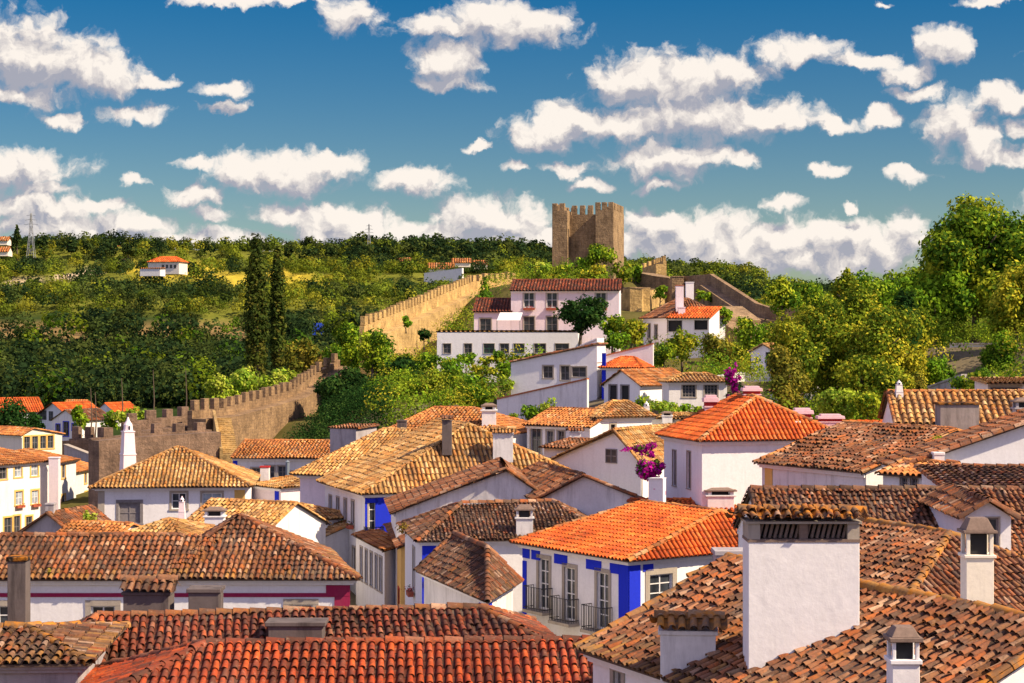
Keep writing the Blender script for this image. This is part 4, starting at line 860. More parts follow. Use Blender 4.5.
def awning():
    a, b_ = W(497, 189), W(520, 189); z = Zp(320, 189); z2 = Zp(312.5, 193); b = MB(); y2 = 193
    b.add([(a[0], a[1], z), (b_[0], b_[1], z), (b_[0] + .3, y2, z2), (a[0] + .3, y2, z2), (a[0], a[1], z - .06), (b_[0], b_[1], z - .06), (b_[0] + .3, y2, z2 - .06), (a[0] + .3, y2, z2 - .06)],
          [(0, 1, 2, 3), (7, 6, 5, 4), (0, 4, 5, 1), (1, 5, 6, 2), (2, 6, 7, 3), (3, 7, 4, 0)])
    o = b.build('awning', M['awning']); tag(o, 'white canvas awning on the villa terrace', 'awning')
    q = MB()
    for x in (a, b_): q.tube([(x[0], x[1], Zp(332, 187)), (x[0], x[1], z - .06)], .05, 6)
    q.build('posts', M['steel'], o)
awning()
# white house right of the villa
A, B = W(643, 206), W(667, 200)
r, ro = house('white house with brown roof and paired chimneys below the castle ramp', rect(A, B, 7.2), Zp(318, 200), 'hip', ins=(1.5, 2.5), zr=Zp(299, 206), pal='old', p=.34, c=.6, wall='clean', ops=[(0, 649, 331, .8, 1.6, 'dark'), (0, 656, 332, .8, 1.6, 'dark'), (0, 650, 347, .8, 1.4, 'dark'), (0, 657, 349, .8, 1.4, 'dark'), (1, 672, 325, 1.0, 1.6, 'hole')])
chimney(ro, 679.5, 201, 285, 312, .85, .8, 'slab', 'pink', 'tall pink chimney', capmat='terracotta'); chimney(ro, 689.5, 206, 282, 306, .9, .8, 'slab', 'clean', 'tall white chimney')
r, ro = house('white annex with a strip of orange roof and two dark openings', rect(W(668, 199), W(709, 197), 3.6), Zp(318.5, 198), 'shed', t=.33, pal='new', p=.34, c=.6, wall='clean', ops=[(0, 675, 326, 1.6, 1.2, 'hole', {'trim': .03}), (0, 701, 325, 1.5, 1.0, 'hole', {'trim': .03})])
chimney(ro, 681.5, 200, 307, 319, .75, .7, 'slab', 'pink')
# right edge wall
slab_wall('long white garden wall under the big spreading tree', [(950, 143, 343), (1100, 141, 342)], .4, mat='clean', cope='greywall')
slab_wall('broken stone arch wall in the undergrowth', [(928, 120, 386), (962, 118, 374)], .5, mat='greywall', cope='greywall')
slab_wall('short white wall with faint pink lettering beside the magenta flowers', [(648.5, 84, 478), (663, 83.6, 478)], .3, mat='clean', cope='clean', coping=.02)
def sign():
    cu = bpy.data.curves.new('lettering', 'FONT'); cu.body = 'Tru'; cu.size = .42; cu.extrude = .004; t_ = bpy.data.objects.new('text', cu); COL.objects.link(t_); me = bpy.data.meshes.new_from_object(t_); bpy.data.objects.remove(t_); o = bpy.data.objects.new('wall_lettering', me); COL.objects.link(o)
    x, y = W(653.2, 83.84); o.location = (x, y - .02, Zp(494.5, 84)); o.rotation_euler = (R(90), 0, -.03); me.materials.clear(); me.materials.append(M['pinkink']); tag(o, 'faint pink painted letters on the short white wall', 'lettering')
simple('pinkink', (.6, .2, .35)); sign()
def redsign():
    b = MB(); x, y = W(92, 178.5); b.box((x, y, Zp(511, 178.5)), (.75, .08, .85), 0, .75); o = b.build('shop_sign', M['redpaint']); tag(o, 'small red hanging sign on the sunlit white row', 'sign')
redsign()

slab_wall('grey plaster wall sloping down in front of the bastion end', [(64, 196, 444), (95, 192, 456)], .5, mat='greywall', cope='stonetrim')
slab_wall('bright white pier at the end of the grey plaster wall', [(90, 188, 449), (98, 188, 449)], .7, mat='clean', cope='clean')
# ================================================================== city wall and castle
def merloned(label, pts, zdrop, th, pitch, mer, mat, par=(1.0, .5), side=1, name='city_wall', base=None, merl=True):
    """pts (px, Y, py of the walkway edge); inner face on the camera side, parapet with merlons on the far side"""
    g = [(W(p[0], p[1]), Zp(p[2], p[1])) for p in pts]; b = MB(); ph, pt_ = par; mw, mh = mer; spots = []
    ns = []
    for i in range(len(g)):
        d = g[min(i + 1, len(g) - 1)][0] - g[max(i - 1, 0)][0]; d /= np.linalg.norm(d); ns.append(np.array([-d[1], d[0]]) * side)
    for i in range(len(g) - 1):
        (a, za), (q, zq) = g[i], g[i + 1]; n0, n1 = ns[i], ns[i + 1]
        zg = min(terr1(*a), terr1(*q)) - 1 - zdrop
        f = lambda P: P if side > 0 else P[::-1]
        def seg(k0, k1, t0, t1, bot0, bot1):
            P = [a + n0 * k0, q + n1 * k0, q + n1 * k1, a + n0 * k1]; lo = [bot0, bot1, bot1, bot0]; hi = [t0, t1, t1, t0]
            if side < 0: P, lo, hi = P[::-1], lo[::-1], hi[::-1]
            b.prism(P, lo, hi)
        seg(0, th, za, zq, zg, zg); seg(th - pt_, th, za + ph, zq + ph, za - .01, zq - .01)
        L_ = np.linalg.norm(q - a); n = max(1, int(L_ / pitch)); d = (q - a) / L_
        for k in range(n):
            t = (k + .5) / n; c = (a + n0 * (th - pt_ / 2)) * (1 - t) + (q + n1 * (th - pt_ / 2)) * t; spots.append((c, za * (1 - t) + zq * t + ph, math.atan2(d[1], d[0])))
    root = b.build(name, M[mat]); tag(root, label, 'wall')
    for c, z, r in (spots if merl else []):
        q = MB(); h = mh * random.uniform(.85, 1.08); q.box((c[0], c[1], z - .02), (mw * random.uniform(.9, 1.08), pt_, h), 0, r, .97); q.build('merlon', M[mat], root, bevel=.03)
    return root
merloned('brown crenellated bastion wall behind the square white house', [(99, 150, 441), (134, 152, 437.5), (221, 158, 432)], 0, 2.0, 1.85, (.95, .85), 'bastion', (.15, .6))
merloned('upper tier of the bastion wall with broken merlons', [(128, 166, 433), (170, 168, 428), (204, 172, 425)], 0, 2.0, 1.75, (.95, .9), 'bastion', (.9, .6))
merloned('crenellated city wall rising from the stone stair to the dark trees', [(206, 167, 419), (236, 172, 416.5), (272, 181, 407), (307, 191, 397), (330, 203, 380), (352, 209, 366)], 0, 2.0, 1.7, (.95, 1.0), 'brownwall', (.75, .5))
merloned('short ruined wall stub with loose merlons beside the conical chimney', [(60, 206, 441), (98, 203, 439)], 0, 2.0, 1.9, (1.0, 1.3), 'bastion', (.2, .6))
def stair():
    b = MB(); a0 = W(223, 158.5); dx = W(236, 163) - a0; w_ = 1.9
    z1, z0 = Zp(418, 168), Zp(456, 158); n = 20
    p0 = W(231, 157.5); p1 = W(223, 168.5); d = (p1 - p0); 
    for i in range(n):
        q0 = p0 + d * i / n; q1 = p0 + d * (i + 1) / n; x = np.array([.72, .0])
        b.prism([q0 - x, q0 + x, q1 + x, q1 - x], z0 - 3, z0 + (z1 - z0) * (i + 1) / n)
    e = np.array([.72, 0]); f = np.array([.98, 0])
    b.prism([p0 - f, p0 - e, p1 - e, p1 - f], [z0 - 3] * 4, [z0 + .7, z0 + .7, z1 + .7, z1 + .7])
    o = b.build('stone_stair', M['goldwall']); tag(o, 'worn stone stair climbing to the top of the brown city wall', 'stairs')
stair()
merloned('long golden crenellated wall climbing to the castle', [(377, 213, 338), (400, 222, 328), (432, 241, 314), (470, 262, 297), (482, 272, 291), (526, 286, 287)], 0, 2.2, 1.75, (1.1, 1.1), 'goldwall', (1.4, .6))
def tower():
    a = R(-13); c0 = W(588.5, 290); X = lambda u, v: c0 + np.array([u * math.cos(a) - v * math.sin(a), u * math.sin(a) + v * math.cos(a)])
    z0, zt = terr1(*c0) - 3, Zp(210.5, 286); b = MB(); hw = 4.95
    R_ = lambda u0, u1, v0, v1: [X(u0, v0), X(u1, v0), X(u1, v1), X(u0, v1)]
    b.prism(R_(-hw, -hw + 2.5, -5, 5), z0, zt); b.prism(R_(hw - 2.9, hw, -5, 5), z0, zt); b.prism(R_(-hw + 2.5, hw - 2.9, -3.0, 4.2), z0, zt - .55)
    o = b.build('castle_tower', M['castle'], bevel=.05); tag(o, 'square battlemented castle keep with two projecting corner turrets', 'castle')
    def mer(u, v, su, sv, h, zb_):
        q = MB(); q.prism(R_(u - su / 2, u + su / 2, v - sv / 2, v + sv / 2), zb_ - .01, zb_ + h); q.build('merlon', M['castle'], o, bevel=.04)
    for u in (-4.55, -3.35): mer(u, -4.7, .85 if u > -4 else .8, .6, 1.15, zt); mer(u, 4.7, .8, .6, 1.15, zt)
    for u in (4.5, 3.45, 2.4): mer(u, -4.7, .8, .6, 1.2, zt); mer(u, 4.7, .8, .6, 1.2, zt)
    for u in (-1.75, -.45, .85): mer(u, -2.7, .8, .6, 1.45, zt - .55); mer(u, 3.9, .8, .6, 1.45, zt - .55)
    for v in (-3.4, -2.0, -.6, .8, 2.2, 3.5): mer(4.65, v, .6, .85, 1.15, zt); mer(-4.65, v, .6, .85, 1.15, zt)
tower()
slab_wall('upper curved castle wall joining the keep', [(620, 268, 271), (640, 262, 273), (655, 257, 276), (670, 254, 278)], 2, mat='brownwall', cope='castle', name='castle_wall')
slab_wall('golden rounded bastion below the curved castle wall', [(618, 250, 288), (630, 246, 287), (642, 246, 288), (655, 252, 289), (672, 256, 291)], 3, mat='goldwall', cope='castle', name='castle_wall')
merloned('little sunlit battlement behind the curved castle wall', [(634, 278, 272), (648, 274, 267), (656, 268, 264)], 0, 1.6, 1.4, (.7, .8), 'goldwall', (.5, .5), name='castle_battlement')
merloned('brown castle wall falling away to the big golden trees', [(674, 247, 287), (700, 241, 285), (722, 232, 300), (745, 224, 315), (765, 221, 320), (800, 219, 322)], 0, 2, 2.2, (.9, .4), 'brownwall', (1.5, .6), merl=False)
slab_wall('squat square turret block at the bend of the castle wall', [(672, 246, 276), (684, 246, 276)], 3, mat='brownwall', cope='castle', name='castle_turret', cat='turret')
slab_wall('sloping stone ramp wall behind the white house with paired chimneys', [(702, 214, 306), (720, 208, 320), (742, 204, 336)], 5, mat='brownwall', cope='castle', name='ramp_wall')
# ================================================================== trees
def trunk_mb(base, top, r0, r1, limbs=4, spread=2.0, seed=0):
    b = MB(); rr = random.Random(seed); p0, p1 = Vector(base), Vector(top); n = 6; pts = []
    for i in range(n + 1):
        t = i / n; pts.append(p0.lerp(p1, t) + Vector((rr.uniform(-.12, .12), rr.uniform(-.12, .12), 0)) * (r0 * 3) * (0 < i < n))
    b.tube(pts, [r0 * 1.25] + [r0 + (r1 - r0) * i / n for i in range(1, n + 1)], 8)
    for k in range(limbs):
        s = pts[rr.randint(2, n - 1)]; a = rr.uniform(0, 2 * math.pi); e = s + Vector((math.cos(a) * spread, math.sin(a) * spread, spread * rr.uniform(.5, 1.1)))
        m_ = s.lerp(e, .5) + Vector((0, 0, .15 * spread)); b.tube([s, m_, e], [r0 * .5, r0 * .3, r1 * .4], 6)
    return b
def tree(label, px, Y, ytop, ybase_or_none, wpx, pal='green', n=None, leaf=None, name='tree', cat='tree', shape='round', blobs=9, group=None, trunkmat='bark', low=.25, seed=0, zb=None):
    x, y = W(px, Y); zg = terr1(x, y) if zb is None else zb; zt = Zp(ytop, Y); h = max(1.0, zt - zg); w = wpx * Y / F
    rs = np.random.default_rng(int(px * 7 + Y) + seed)
    root = empty(name, (x, y, zg), label, cat, group)
    if ybase_or_none is not None: zc = Zp(ybase_or_none, Y)       # underside of the crown
    else: zc = zg + h * low
    cen, rad = [], []
    if shape == 'column':
        k = blobs
        for i in range(k):
            t = (i + .5) / k; r_ = w / 2 * (.62 + .5 * math.sin(math.pi * min(1, t * .85 + .12))) * (1 if t < .8 else .75)
            cen.append((x + rs.normal(0, w * .03), y + rs.normal(0, w * .03), zc + (zt - zc) * t)); rad.append((r_, r_, (zt - zc) / k * 1.0))
    elif shape == 'cone':
        for i in range(blobs):
            t = (i + .5) / blobs; r_ = w / 2 * (1.05 - t) ** .8; cen.append((x, y, zc + (zt - zc) * t)); rad.append((r_ + .1, r_ + .1, (zt - zc) / blobs * .9))
    else:
        hz = (zt - zc) / 2; mz = zc + hz
        for i in range(blobs):
            d = rs.normal(size=3); d /= np.linalg.norm(d); q = rs.uniform(.45, .78)
            rr_ = rs.uniform(.26, .42) * (9 / max(9, blobs)) ** .33; cen.append((x + d[0] * w / 2 * q, y + d[1] * w / 2 * q, mz + d[2] * hz * q * .95)); rad.append((w / 2 * rr_ * 1.15, w / 2 * rr_ * 1.15, max(hz * rr_, w * .5 * rr_ * .8)))
        cen.append((x, y, mz)); rad.append((w * .30, w * .30, hz * .58))
    leaf = leaf or max(.16, 3.6 * Y / F)
    if n is None: 
        ar = sum(r_[0] * r_[2] for r_ in rad) * 4; n = int(min(20000, max(200, ar / leaf ** 2 * 8.0)))
    V, Q, C = leafball(cen, rad, n, leaf, pal, shell=.6)
    mesh('crown', V, Q, mats=[M['leaf']], parent=root, tint=C)
    r0 = max(.07, min(.55, h * .028)); tb = trunk_mb((x, y, zg - .3), (x, y, zc + (zt - zc) * .55), r0, r0 * .4, 4 if shape == 'round' else 0, w * .28, int(px))
    tb.build('trunk', M[trunkmat], root, smooth=True)
    return root
T = tree
T('taller of the two dark column poplars beyond the city wall', 256.5, 218, 238, 374, 22, 'poplar', shape='column', blobs=13, n=7000, leaf=.42, name='poplar', zb=13)
T('shorter slimmer poplar beside the tall one', 277.5, 221, 249, 374, 15, 'poplar', shape='column', blobs=12, n=5000, leaf=.42, name='poplar', zb=13)
for i, (px, Y, yt, w, lab) in enumerate(((222, 205, 372, 40, 'lime green bushy tree at the low end of the crenellated wall'), (247, 208, 356, 48, 'bright lime tree at the foot of the tall poplar'), (276, 206, 368, 46, 'lime green tree below the two poplars'), (300, 212, 362, 34, 'small yellow green tree between the poplars and the dark trees'))):
    T(lab, px, Y, yt, 412, w, 'lime', zb=9, name='tree')
T('olive and rust coloured tree right of the two poplars', 303, 228, 334, 385, 42, 'olive', zb=10); T('rusty bush next to the city wall parapet', 325, 226, 345, 385, 30, 'rust', zb=11)
T('big very dark round tree at the end of the lower city wall', 348, 186, 362, 428, 74, 'dark', n=12000, blobs=14)
T('dark green tree leaning over the end of the stone wall', 322, 200, 372, 410, 30, 'dark')
T('tall green tree on the slope above the very dark round tree', 352, 205, 318, 375, 36, 'mid'); T('dark green tree right of the tall slope tree', 378, 200, 330, 385, 40, 'green'); T('green crown behind the dark tree group', 335, 212, 336, 380, 30, 'green')
T('spreading dark green tree in the middle of the garden', 396, 186, 352, 402, 52, 'dark', n=7000); T('yellow green shrub under the golden wall', 408, 196, 350, 372, 36, 'golden', name='shrub', cat='shrub')
bush = [(372, 178, 376, 34, 'green'), (402, 172, 378, 32, 'mid'), (430, 178, 350, 30, 'green'), (438, 174, 366, 34, 'mid'), (412, 168, 392, 26, 'lime'), (455, 172, 358, 30, 'green'), (462, 168, 372, 34, 'mid'),
        (482, 170, 360, 30, 'golden'), (448, 166, 385, 34, 'green'), (484, 160, 380, 34, 'mid'), (425, 166, 388, 28, 'mid'), (505, 172, 356, 26, 'green'), (470, 158, 392, 26, 'golden'), (505, 166, 372, 20, 'lime'), (395, 168, 398, 26, 'green'), (440, 160, 398, 26, 'green')]
for i, (px, Y, yt, w, pal) in enumerate(bush): T('leafy garden shrub on the slope below the white terrace basement', px, Y, yt, min(yt + 24, 418), w, pal, name='shrub', cat='shrub', blobs=6, group='shrubs in the sloping garden', low=.02)
for px, w, pal in ((446, 24, 'mid'), (466, 26, 'green'), (484, 22, 'golden'), (500, 26, 'mid'), (516, 22, 'green'), (532, 22, 'mid')): T('bush growing against the foot of the white terrace basement', px, 183, 350 + w % 5, 368, w, pal, name='shrub', cat='shrub', blobs=6, group='bushes along the white basement', low=.02)
for px, Y, yt, w, pal in ((528, 130, 400, 28, 'green'), (548, 131, 396, 24, 'lime'), (515, 132, 408, 16, 'mid')): T('green bush under the stained white garden wall', px, Y, yt, 427, w, pal, name='shrub', cat='shrub', blobs=6, group='bushes under the stained garden wall', low=.02)
for px, Y, yt, w, pal in ((640, 134, 394, 34, 'mid'), (668, 136, 396, 34, 'lime'), (688, 140, 398, 26, 'green'), (700, 137, 404, 24, 'mid'), (735, 140, 384, 24, 'dark')): T('green bush in front of the square cottage', px, Y, yt, min(yt + 24, 424), w, pal, name='shrub', cat='shrub', blobs=6, group='bushes in front of the square cottage', low=.02)
T('dark round tree with a forked trunk in front of the pink villa', 580, 180, 289, 336, 60, 'dark', n=3600, blobs=12, low=.3, seed=3)
T('young conical tree against the golden wall', 485, 236, 277, 305, 20, 'mid', shape='cone', blobs=6, zb=24); T('small dark tree on the golden wall walk', 406, 214, 312, 328, 13, 'green', blobs=5, zb=Zp(331, 214)); T('little dark green bush on the golden wall face', 424, 205, 324, 343, 18, 'dark', blobs=5, zb=Zp(347, 205))
for i, (px, Y, yt, w, pal, lab) in enumerate(((540, 262, 260, 30, 'lime', 'lime green shrub left of the castle keep'), (560, 260, 262, 30, 'mid', 'low green shrub at the left turret of the keep'), (582, 262, 250, 28, 'green', 'green shrub in front of the castle keep'), (604, 262, 238, 34, 'mid', 'tall green shrub against the right turret of the keep'), (622, 258, 256, 24, 'golden', 'yellowish shrub below the right turret'), (598, 254, 264, 40, 'golden', 'low golden shrub above the villa roof'), (636, 262, 262, 14, 'green', 'small bush between the keep and the little battlement'))):
    T(lab, px, Y, yt, min(yt + 32, 288), w, pal, name='shrub', cat='shrub', blobs=7, low=.05)
for i, (px, Y, yt, yb, w, pal, lab) in enumerate(((612, 186, 308, 345, 30, 'mid', 'green shrub beside the end of the pink villa'), (632, 184, 318, 350, 34, 'golden', 'golden shrub left of the paired chimneys'), (615, 178, 330, 352, 34, 'green', 'dark green shrub above the blue striped wall'),
   (682, 176, 326, 368, 40, 'golden', 'olive tree in front of the white house with paired chimneys'), (712, 174, 332, 370, 44, 'olive', 'second olive tree beside the chapel'), (664, 172, 338, 368, 28, 'mid', 'small green tree behind the square cottage'), (738, 178, 336, 366, 30, 'golden', 'golden tree left of the chapel turret'), (752, 172, 318, 360, 32, 'green', 'green tree behind the chapel turret'))):
    T(lab, px, Y, yt, yb, w, pal, low=.05)
T('tall leafy green tree behind the dark round tree', 372, 196, 322, 380, 48, 'mid', blobs=12); T('yellow green tree leaning on the golden wall foot', 392, 190, 346, 392, 44, 'mid', blobs=10, seed=3); T('broad green tree at the bottom of the sloping garden', 410, 176, 366, 414, 52, 'green', blobs=12, seed=5)
T('golden green bush over the garden path', 436, 170, 372, 410, 44, 'golden', blobs=9, name='shrub', cat='shrub'); T('round green bush left of the stained garden wall', 470, 160, 372, 412, 44, 'green', blobs=9, name='shrub', cat='shrub', seed=2)
T('green tree against the foot of the falling castle wall', 722, 203, 300, 332, 26, 'green', blobs=9, low=.05, zb=20); T('yellow green tree on the castle ramp', 745, 198, 312, 340, 26, 'mid', blobs=9, low=.05, zb=18); T('small green shrub above the paired chimneys', 704, 236, 286, 304, 18, 'mid', blobs=7, low=.05, zb=24, name='shrub', cat='shrub'); T('low green shrub on the golden bastion', 660, 244, 284, 300, 18, 'green', blobs=7, low=.05, zb=24, name='shrub', cat='shrub')
# big trees on the right
T('light green crown left of the golden trees', 782, 185, 272, 320, 42, 'mid', zb=18); T('small pointed tree standing above the golden trees', 846, 140, 262, 310, 34, 'golden')
T('golden tree left of the broad golden trees', 792, 124, 304, 405, 62, 'golden', n=8000, blobs=12, seed=5)
T('large golden tree behind the orange roofed white house', 828, 128, 284, 412, 92, 'golden', n=12000, blobs=14); T('broad golden tree with drooping crown beside the big green tree', 882, 126, 296, 412, 100, 'golden', n=14000, blobs=16, seed=2)
T('dark olive tree under the golden crowns', 790, 117, 340, 418, 50, 'olive', n=6000, blobs=12); T('darker green tree between the golden trees and the big green tree', 905, 134, 280, 385, 60, 'dark', n=7000)
T('bright green leafy bush behind the low orange wing', 832, 108, 380, 424, 56, 'lime', n=4500, blobs=9, name='shrub', cat='shrub', low=.02); T('bright green bush beside the pink chimneys', 868, 106, 384, 424, 40, 'mid', name='shrub', cat='shrub', low=.02); T('yellow green bush by the small white finial chimney', 893, 110, 366, 418, 44, 'golden', n=4000)
T('tallest spreading green tree with a dark trunk above the white garden wall', 975, 150, 183, 336, 172, 'mid', n=32000, blobs=34, leaf=.40); T('huge green crown cut by the right edge', 1056, 156, 180, 340, 120, 'mid', n=16000, blobs=18, leaf=.38, seed=4)
T('dark lower crown under the tallest spreading tree', 935, 146, 262, 345, 76, 'green', n=9000, leaf=.34, blobs=13); T('yellow leaved tree in front of the huge crown', 1016, 136, 240, 345, 62, 'golden', n=6000, leaf=.34)
T('loose green tree before the white garden wall', 1000, 132, 330, 396, 50, 'green', n=4000); T('dark shrub at the end of the white garden wall', 935, 130, 350, 400, 40, 'green', n=3000, name='shrub', cat='shrub', low=.02); T('rough golden shrub between the arch and the golden trees', 918, 122, 372, 408, 36, 'olive', name='shrub', cat='shrub', low=.02); T('leafy shrub behind the flat roofed pale shed', 975, 112, 366, 396, 44, 'mid', name='shrub', cat='shrub', low=.02)
T('green crown filling the gap behind the golden trees', 870, 190, 268, 330, 70, 'green', blobs=12, zb=20, low=.05); T('yellowish crown behind the castle wall end', 812, 195, 276, 330, 50, 'mid', zb=20, low=.05); T('dark green crown behind the yellowish crown', 905, 200, 262, 330, 60, 'green', blobs=11, zb=21, low=.05)
T('round green tree at the foot of the brown castle wall', 764, 182, 322, 362, 30, 'golden', low=.05)
T('golden crown filling between the two large golden trees', 852, 131, 276, 395, 74, 'golden', blobs=16, seed=9); T('low golden tree in front of the golden crowns', 862, 117, 340, 418, 84, 'golden', blobs=14, seed=11); T('high golden crown joining the big green tree', 905, 136, 290, 392, 60, 'golden', blobs=12, seed=3)
# left side
T('very dark tree in front of the village hall', 12, 250, 400, 455, 62, 'dark', n=5000); T('dark rounded tree by the white gabled village house', 34, 244, 412, 450, 26, 'dark')
T('light green bush behind the bastion merlons', 132, 190, 404, 430, 34, 'lime', zb=6); T('green bush between village houses and bastion', 112, 215, 406, 430, 30, 'green', zb=5); T('green tree beside the blue gabled village house', 80, 270, 404, 436, 22, 'green', zb=4)
T('small bright bush beside the grey shed', 89, 98, 508, 540, 16, 'lime', name='shrub', cat='shrub', blobs=5, low=.02); T('lime shrub at the corner of the long sunlit house', 2, 150, 530, 548, 20, 'lime', name='shrub', cat='shrub', blobs=5, low=.02)
for i, (px, yt, w) in enumerate(((86, 378, 12), (98, 384, 9), (110, 380, 11), (122, 386, 9), (135, 382, 12), (150, 388, 10), (166, 384, 11), (178, 392, 9))):
    T('slim dark cypress in the valley behind the village', px, 400 + i * 6, yt, 412, w, 'wood', shape='column', blobs=6, n=420, name='cypress', group='cypresses in the valley', zb=3)
# thin bare poles
for i, (px, yt, Y) in enumerate(((90, 388, 290), (94.5, 392, 288), (121, 378, 300), (152.5, 370, 310), (185, 368, 320))):
    b = MB(); x, y = W(px, Y); zg = terr1(x, y); b.tube([(x, y, zg), (x + .3, y, (zg + Zp(yt, Y)) / 2), (x + .1, y, Zp(yt, Y))], [.15, .1, .05], 6)
    o = b.build('bare_pole', M['bark']); tag(o, 'thin pale bare pole rising beyond the bastion wall', 'pole', 'pale poles beyond the bastion')
# flowers
def flowers(label, px, Y, cpy, wpx, hpx, n, pal='magenta', leaf=.17):
    x, y = W(px, Y); z = Zp(cpy, Y); k = 30; w, h = wpx * Y / F, hpx * Y / F; g = terr1(x, y)
    cen = [(x + rng.normal(0, .24) * w, y + rng.uniform(-.25, .25), z + rng.normal(0, .26) * h) for _ in range(k)]; rad = [(w * rng.uniform(.12, .24), .35, h * rng.uniform(.1, .2)) for _ in range(k)]
    root = empty('bougainvillea', (x, y, g), label, 'plant')
    V, Q, C = leafball(cen, rad, n, leaf, pal); mesh('blossom', V, Q, mats=[M['leaf']], parent=root, tint=C)
    trunk_mb((x, y, g - .2), (x, y, z - h * .2), .05, .02, 5, w * .3, int(px)).build('stem', M['bark'], root)
flowers('magenta bougainvillea spilling over the golden roof beside the tall white house', 651, 87, 471, 20, 26, 2200); flowers('magenta bougainvillea draped along the golden roof edge', 642, 98, 449, 34, 10, 700); flowers('magenta bougainvillea climbing beside the square cottage', 733, 132, 382, 13, 22, 700, leaf=.24)
flowers('small dark red flower bush in the narrow street', 289, 108, 534, 8, 10, 160)
# grass tufts on roofs
for i, (px, Y, py, w, lab, pal) in enumerate(((50, 64.2, 572, 12, 'mossy grass tuft growing on the brown roof of the crimson banded house', 'olive'), (530, 34.4, 646, 12, 'x', 'rust'), (403, 84, 528, 16, 'dry golden weeds on the roof above the yellow street house', 'rust'), (320, 66, 560, 16, 'dry weeds at the eave of the crimson cornered house', 'olive'), (938, 70.5, 440, 16, 'bright green sapling sprouting from the broken roof', 'lime'), (905, 71.5, 452, 9, 'small green weed in the gap of the broken roof', 'lime'))):
    if lab == 'x': continue
    x, y = W(px, Y); z = Zp(py, Y); ww = w * Y / F; V, Q, C = leafball([(x, y, z), (x + ww * .3, y, z - .1)], [(ww * .45, .3, ww * .35)] * 2, 160, .13, pal)
    o = mesh('roof_weeds', V, Q, mats=[M['leaf']], tint=C); tag(o, lab, 'weeds')
# ================================================================== hillside
def wood_mass(name, label, N_, pxr, Yr, keep, pal_of, size=(5, 9), leaves=64, leafsz=1.15):
    P = []; 
    px = rng.uniform(*pxr, N_); Y = np.exp(rng.uniform(math.log(Yr[0]), math.log(Yr[1]), N_) ); 
    x = (px - 512) / F * Y; z = terr(x, Y); py = 341.5 - (z - H) / Y * F
    ok = keep(px, py, Y); px, Y, x, z, py = px[ok], Y[ok], x[ok], z[ok], py[ok]; n = len(px)
    s = rng.uniform(*size, n); hh = s * rng.uniform(.75, 1.15, n); pal = pal_of(px, py, Y)
    k = leaves; idx = np.repeat(np.arange(n), k); m_ = len(idx)
    d = rng.normal(size=(m_, 3)); d[:, 2] = np.abs(d[:, 2]) * 1.1 - .35; d /= np.linalg.norm(d, axis=1)[:, None]
    r_ = 1 - .35 * rng.random(m_) ** 2; lump = 1 + .22 * np.sin(d[:, 0] * 4 + idx) * np.sin(d[:, 2] * 5 + idx * 2)
    C0 = np.stack([x, Y, z + hh * .45], 1)[idx]; Rr = np.stack([s / 2, s / 2, hh * .55], 1)[idx]
    Pp = C0 + d * Rr * (r_ * lump)[:, None]
    nr = d + rng.normal(0, .35, (m_, 3)); nr /= np.linalg.norm(nr, axis=1)[:, None]; t = np.cross(nr, rng.normal(size=(m_, 3))); t /= np.linalg.norm(t, axis=1)[:, None]; b = np.cross(nr, t)
    sz = leafsz * rng.uniform(.7, 1.4, m_)[:, None] * np.maximum(Y[idx] / 850, .3)[:, None] ** .5 * (s[idx] / 7)[:, None] ** .8
    V = np.stack([Pp - t * sz * .5, Pp - b * sz * .45, Pp + t * sz * .5, Pp + b * sz * .45], 1).reshape(-1, 3)
    tc_ = pal * rng.uniform(.65, 1.35, (n, 1)); C = tc_[idx] * rng.uniform(.84, 1.16, (m_, 1))
    o = mesh(name, V, np.arange(4 * m_).reshape(m_, 4), mats=[M['leaf']], tint=np.repeat(C, 4, 0)); tag(o, label, 'trees', kind='stuff')
W_ = lambda key, n: np.array(LEAF[key])[rng.integers(0, len(LEAF[key]), n)]
def keep_low(px, py, Y):
    wob = 4 * np.sin(px / 37) + 3 * np.sin(px / 13 + 2); strip = (px < 250) & (py > 326 + wob * .7) & (py < 346 + wob * 1.2) & (rng.random(len(px)) < np.where((px > 85) & (px < 135), .55, .93))
    strip |= (np.abs(px - 318) < 9) & (py > 326) & (py < 352)
    return (py > 312) & ~strip & (py < 420)
wood_mass('valley_woodland', 'dense very dark woodland filling the valley slope', 6500, (-260, 720), (430, 850), keep_low, lambda px, py, Y: np.where(((np.sin(px / 23 + py / 11) + np.sin(px / 13 - py / 7)) > .9)[:, None] & (rng.random(len(px)) < .6)[:, None], W_('green', len(px)) * .55, W_('wood', len(px))), (5, 12), 95, 1.0)
def keep_up(px, py, Y):
    wob = 4 * np.sin(px / 37) + 3 * np.sin(px / 13 + 2)
    clear = (np.abs(py - 277 - wob) < 6) & (px > 130) & (px < 330) | ((px > 418) & (px < 492) & (Y > 990) & (Y < 1085)); road = (px < 135) & (np.abs(py - (288 - px * .17)) < 3.5)
    return (py < 318) & ~road & (~clear | (rng.random(len(px)) < .25)) & (rng.random(len(px)) < np.where(py < 275, .85, .85))
def pal_up(px, py, Y):
    n = len(px); c = W_('slope', n); dr = np.sin(px / 31 + py / 9) + np.sin(px / 17 - py / 6 + 1.3) + .6 * np.sin(px / 9 + py / 4); dk = (rng.random(n) < np.where((np.abs(py - 290) < 14) & (px > 80) & (px < 200), .9, np.where(py < 254, .6, np.where(dr > .5, .75, .12)))); c[dk] = W_('wood', int(dk.sum())); return c
wood_mass('hillside_scrub', 'yellow green scrub and small trees over the far hillside', 7000, (-260, 760), (780, 1330), keep_up, pal_up, (4, 11), 120, .8)
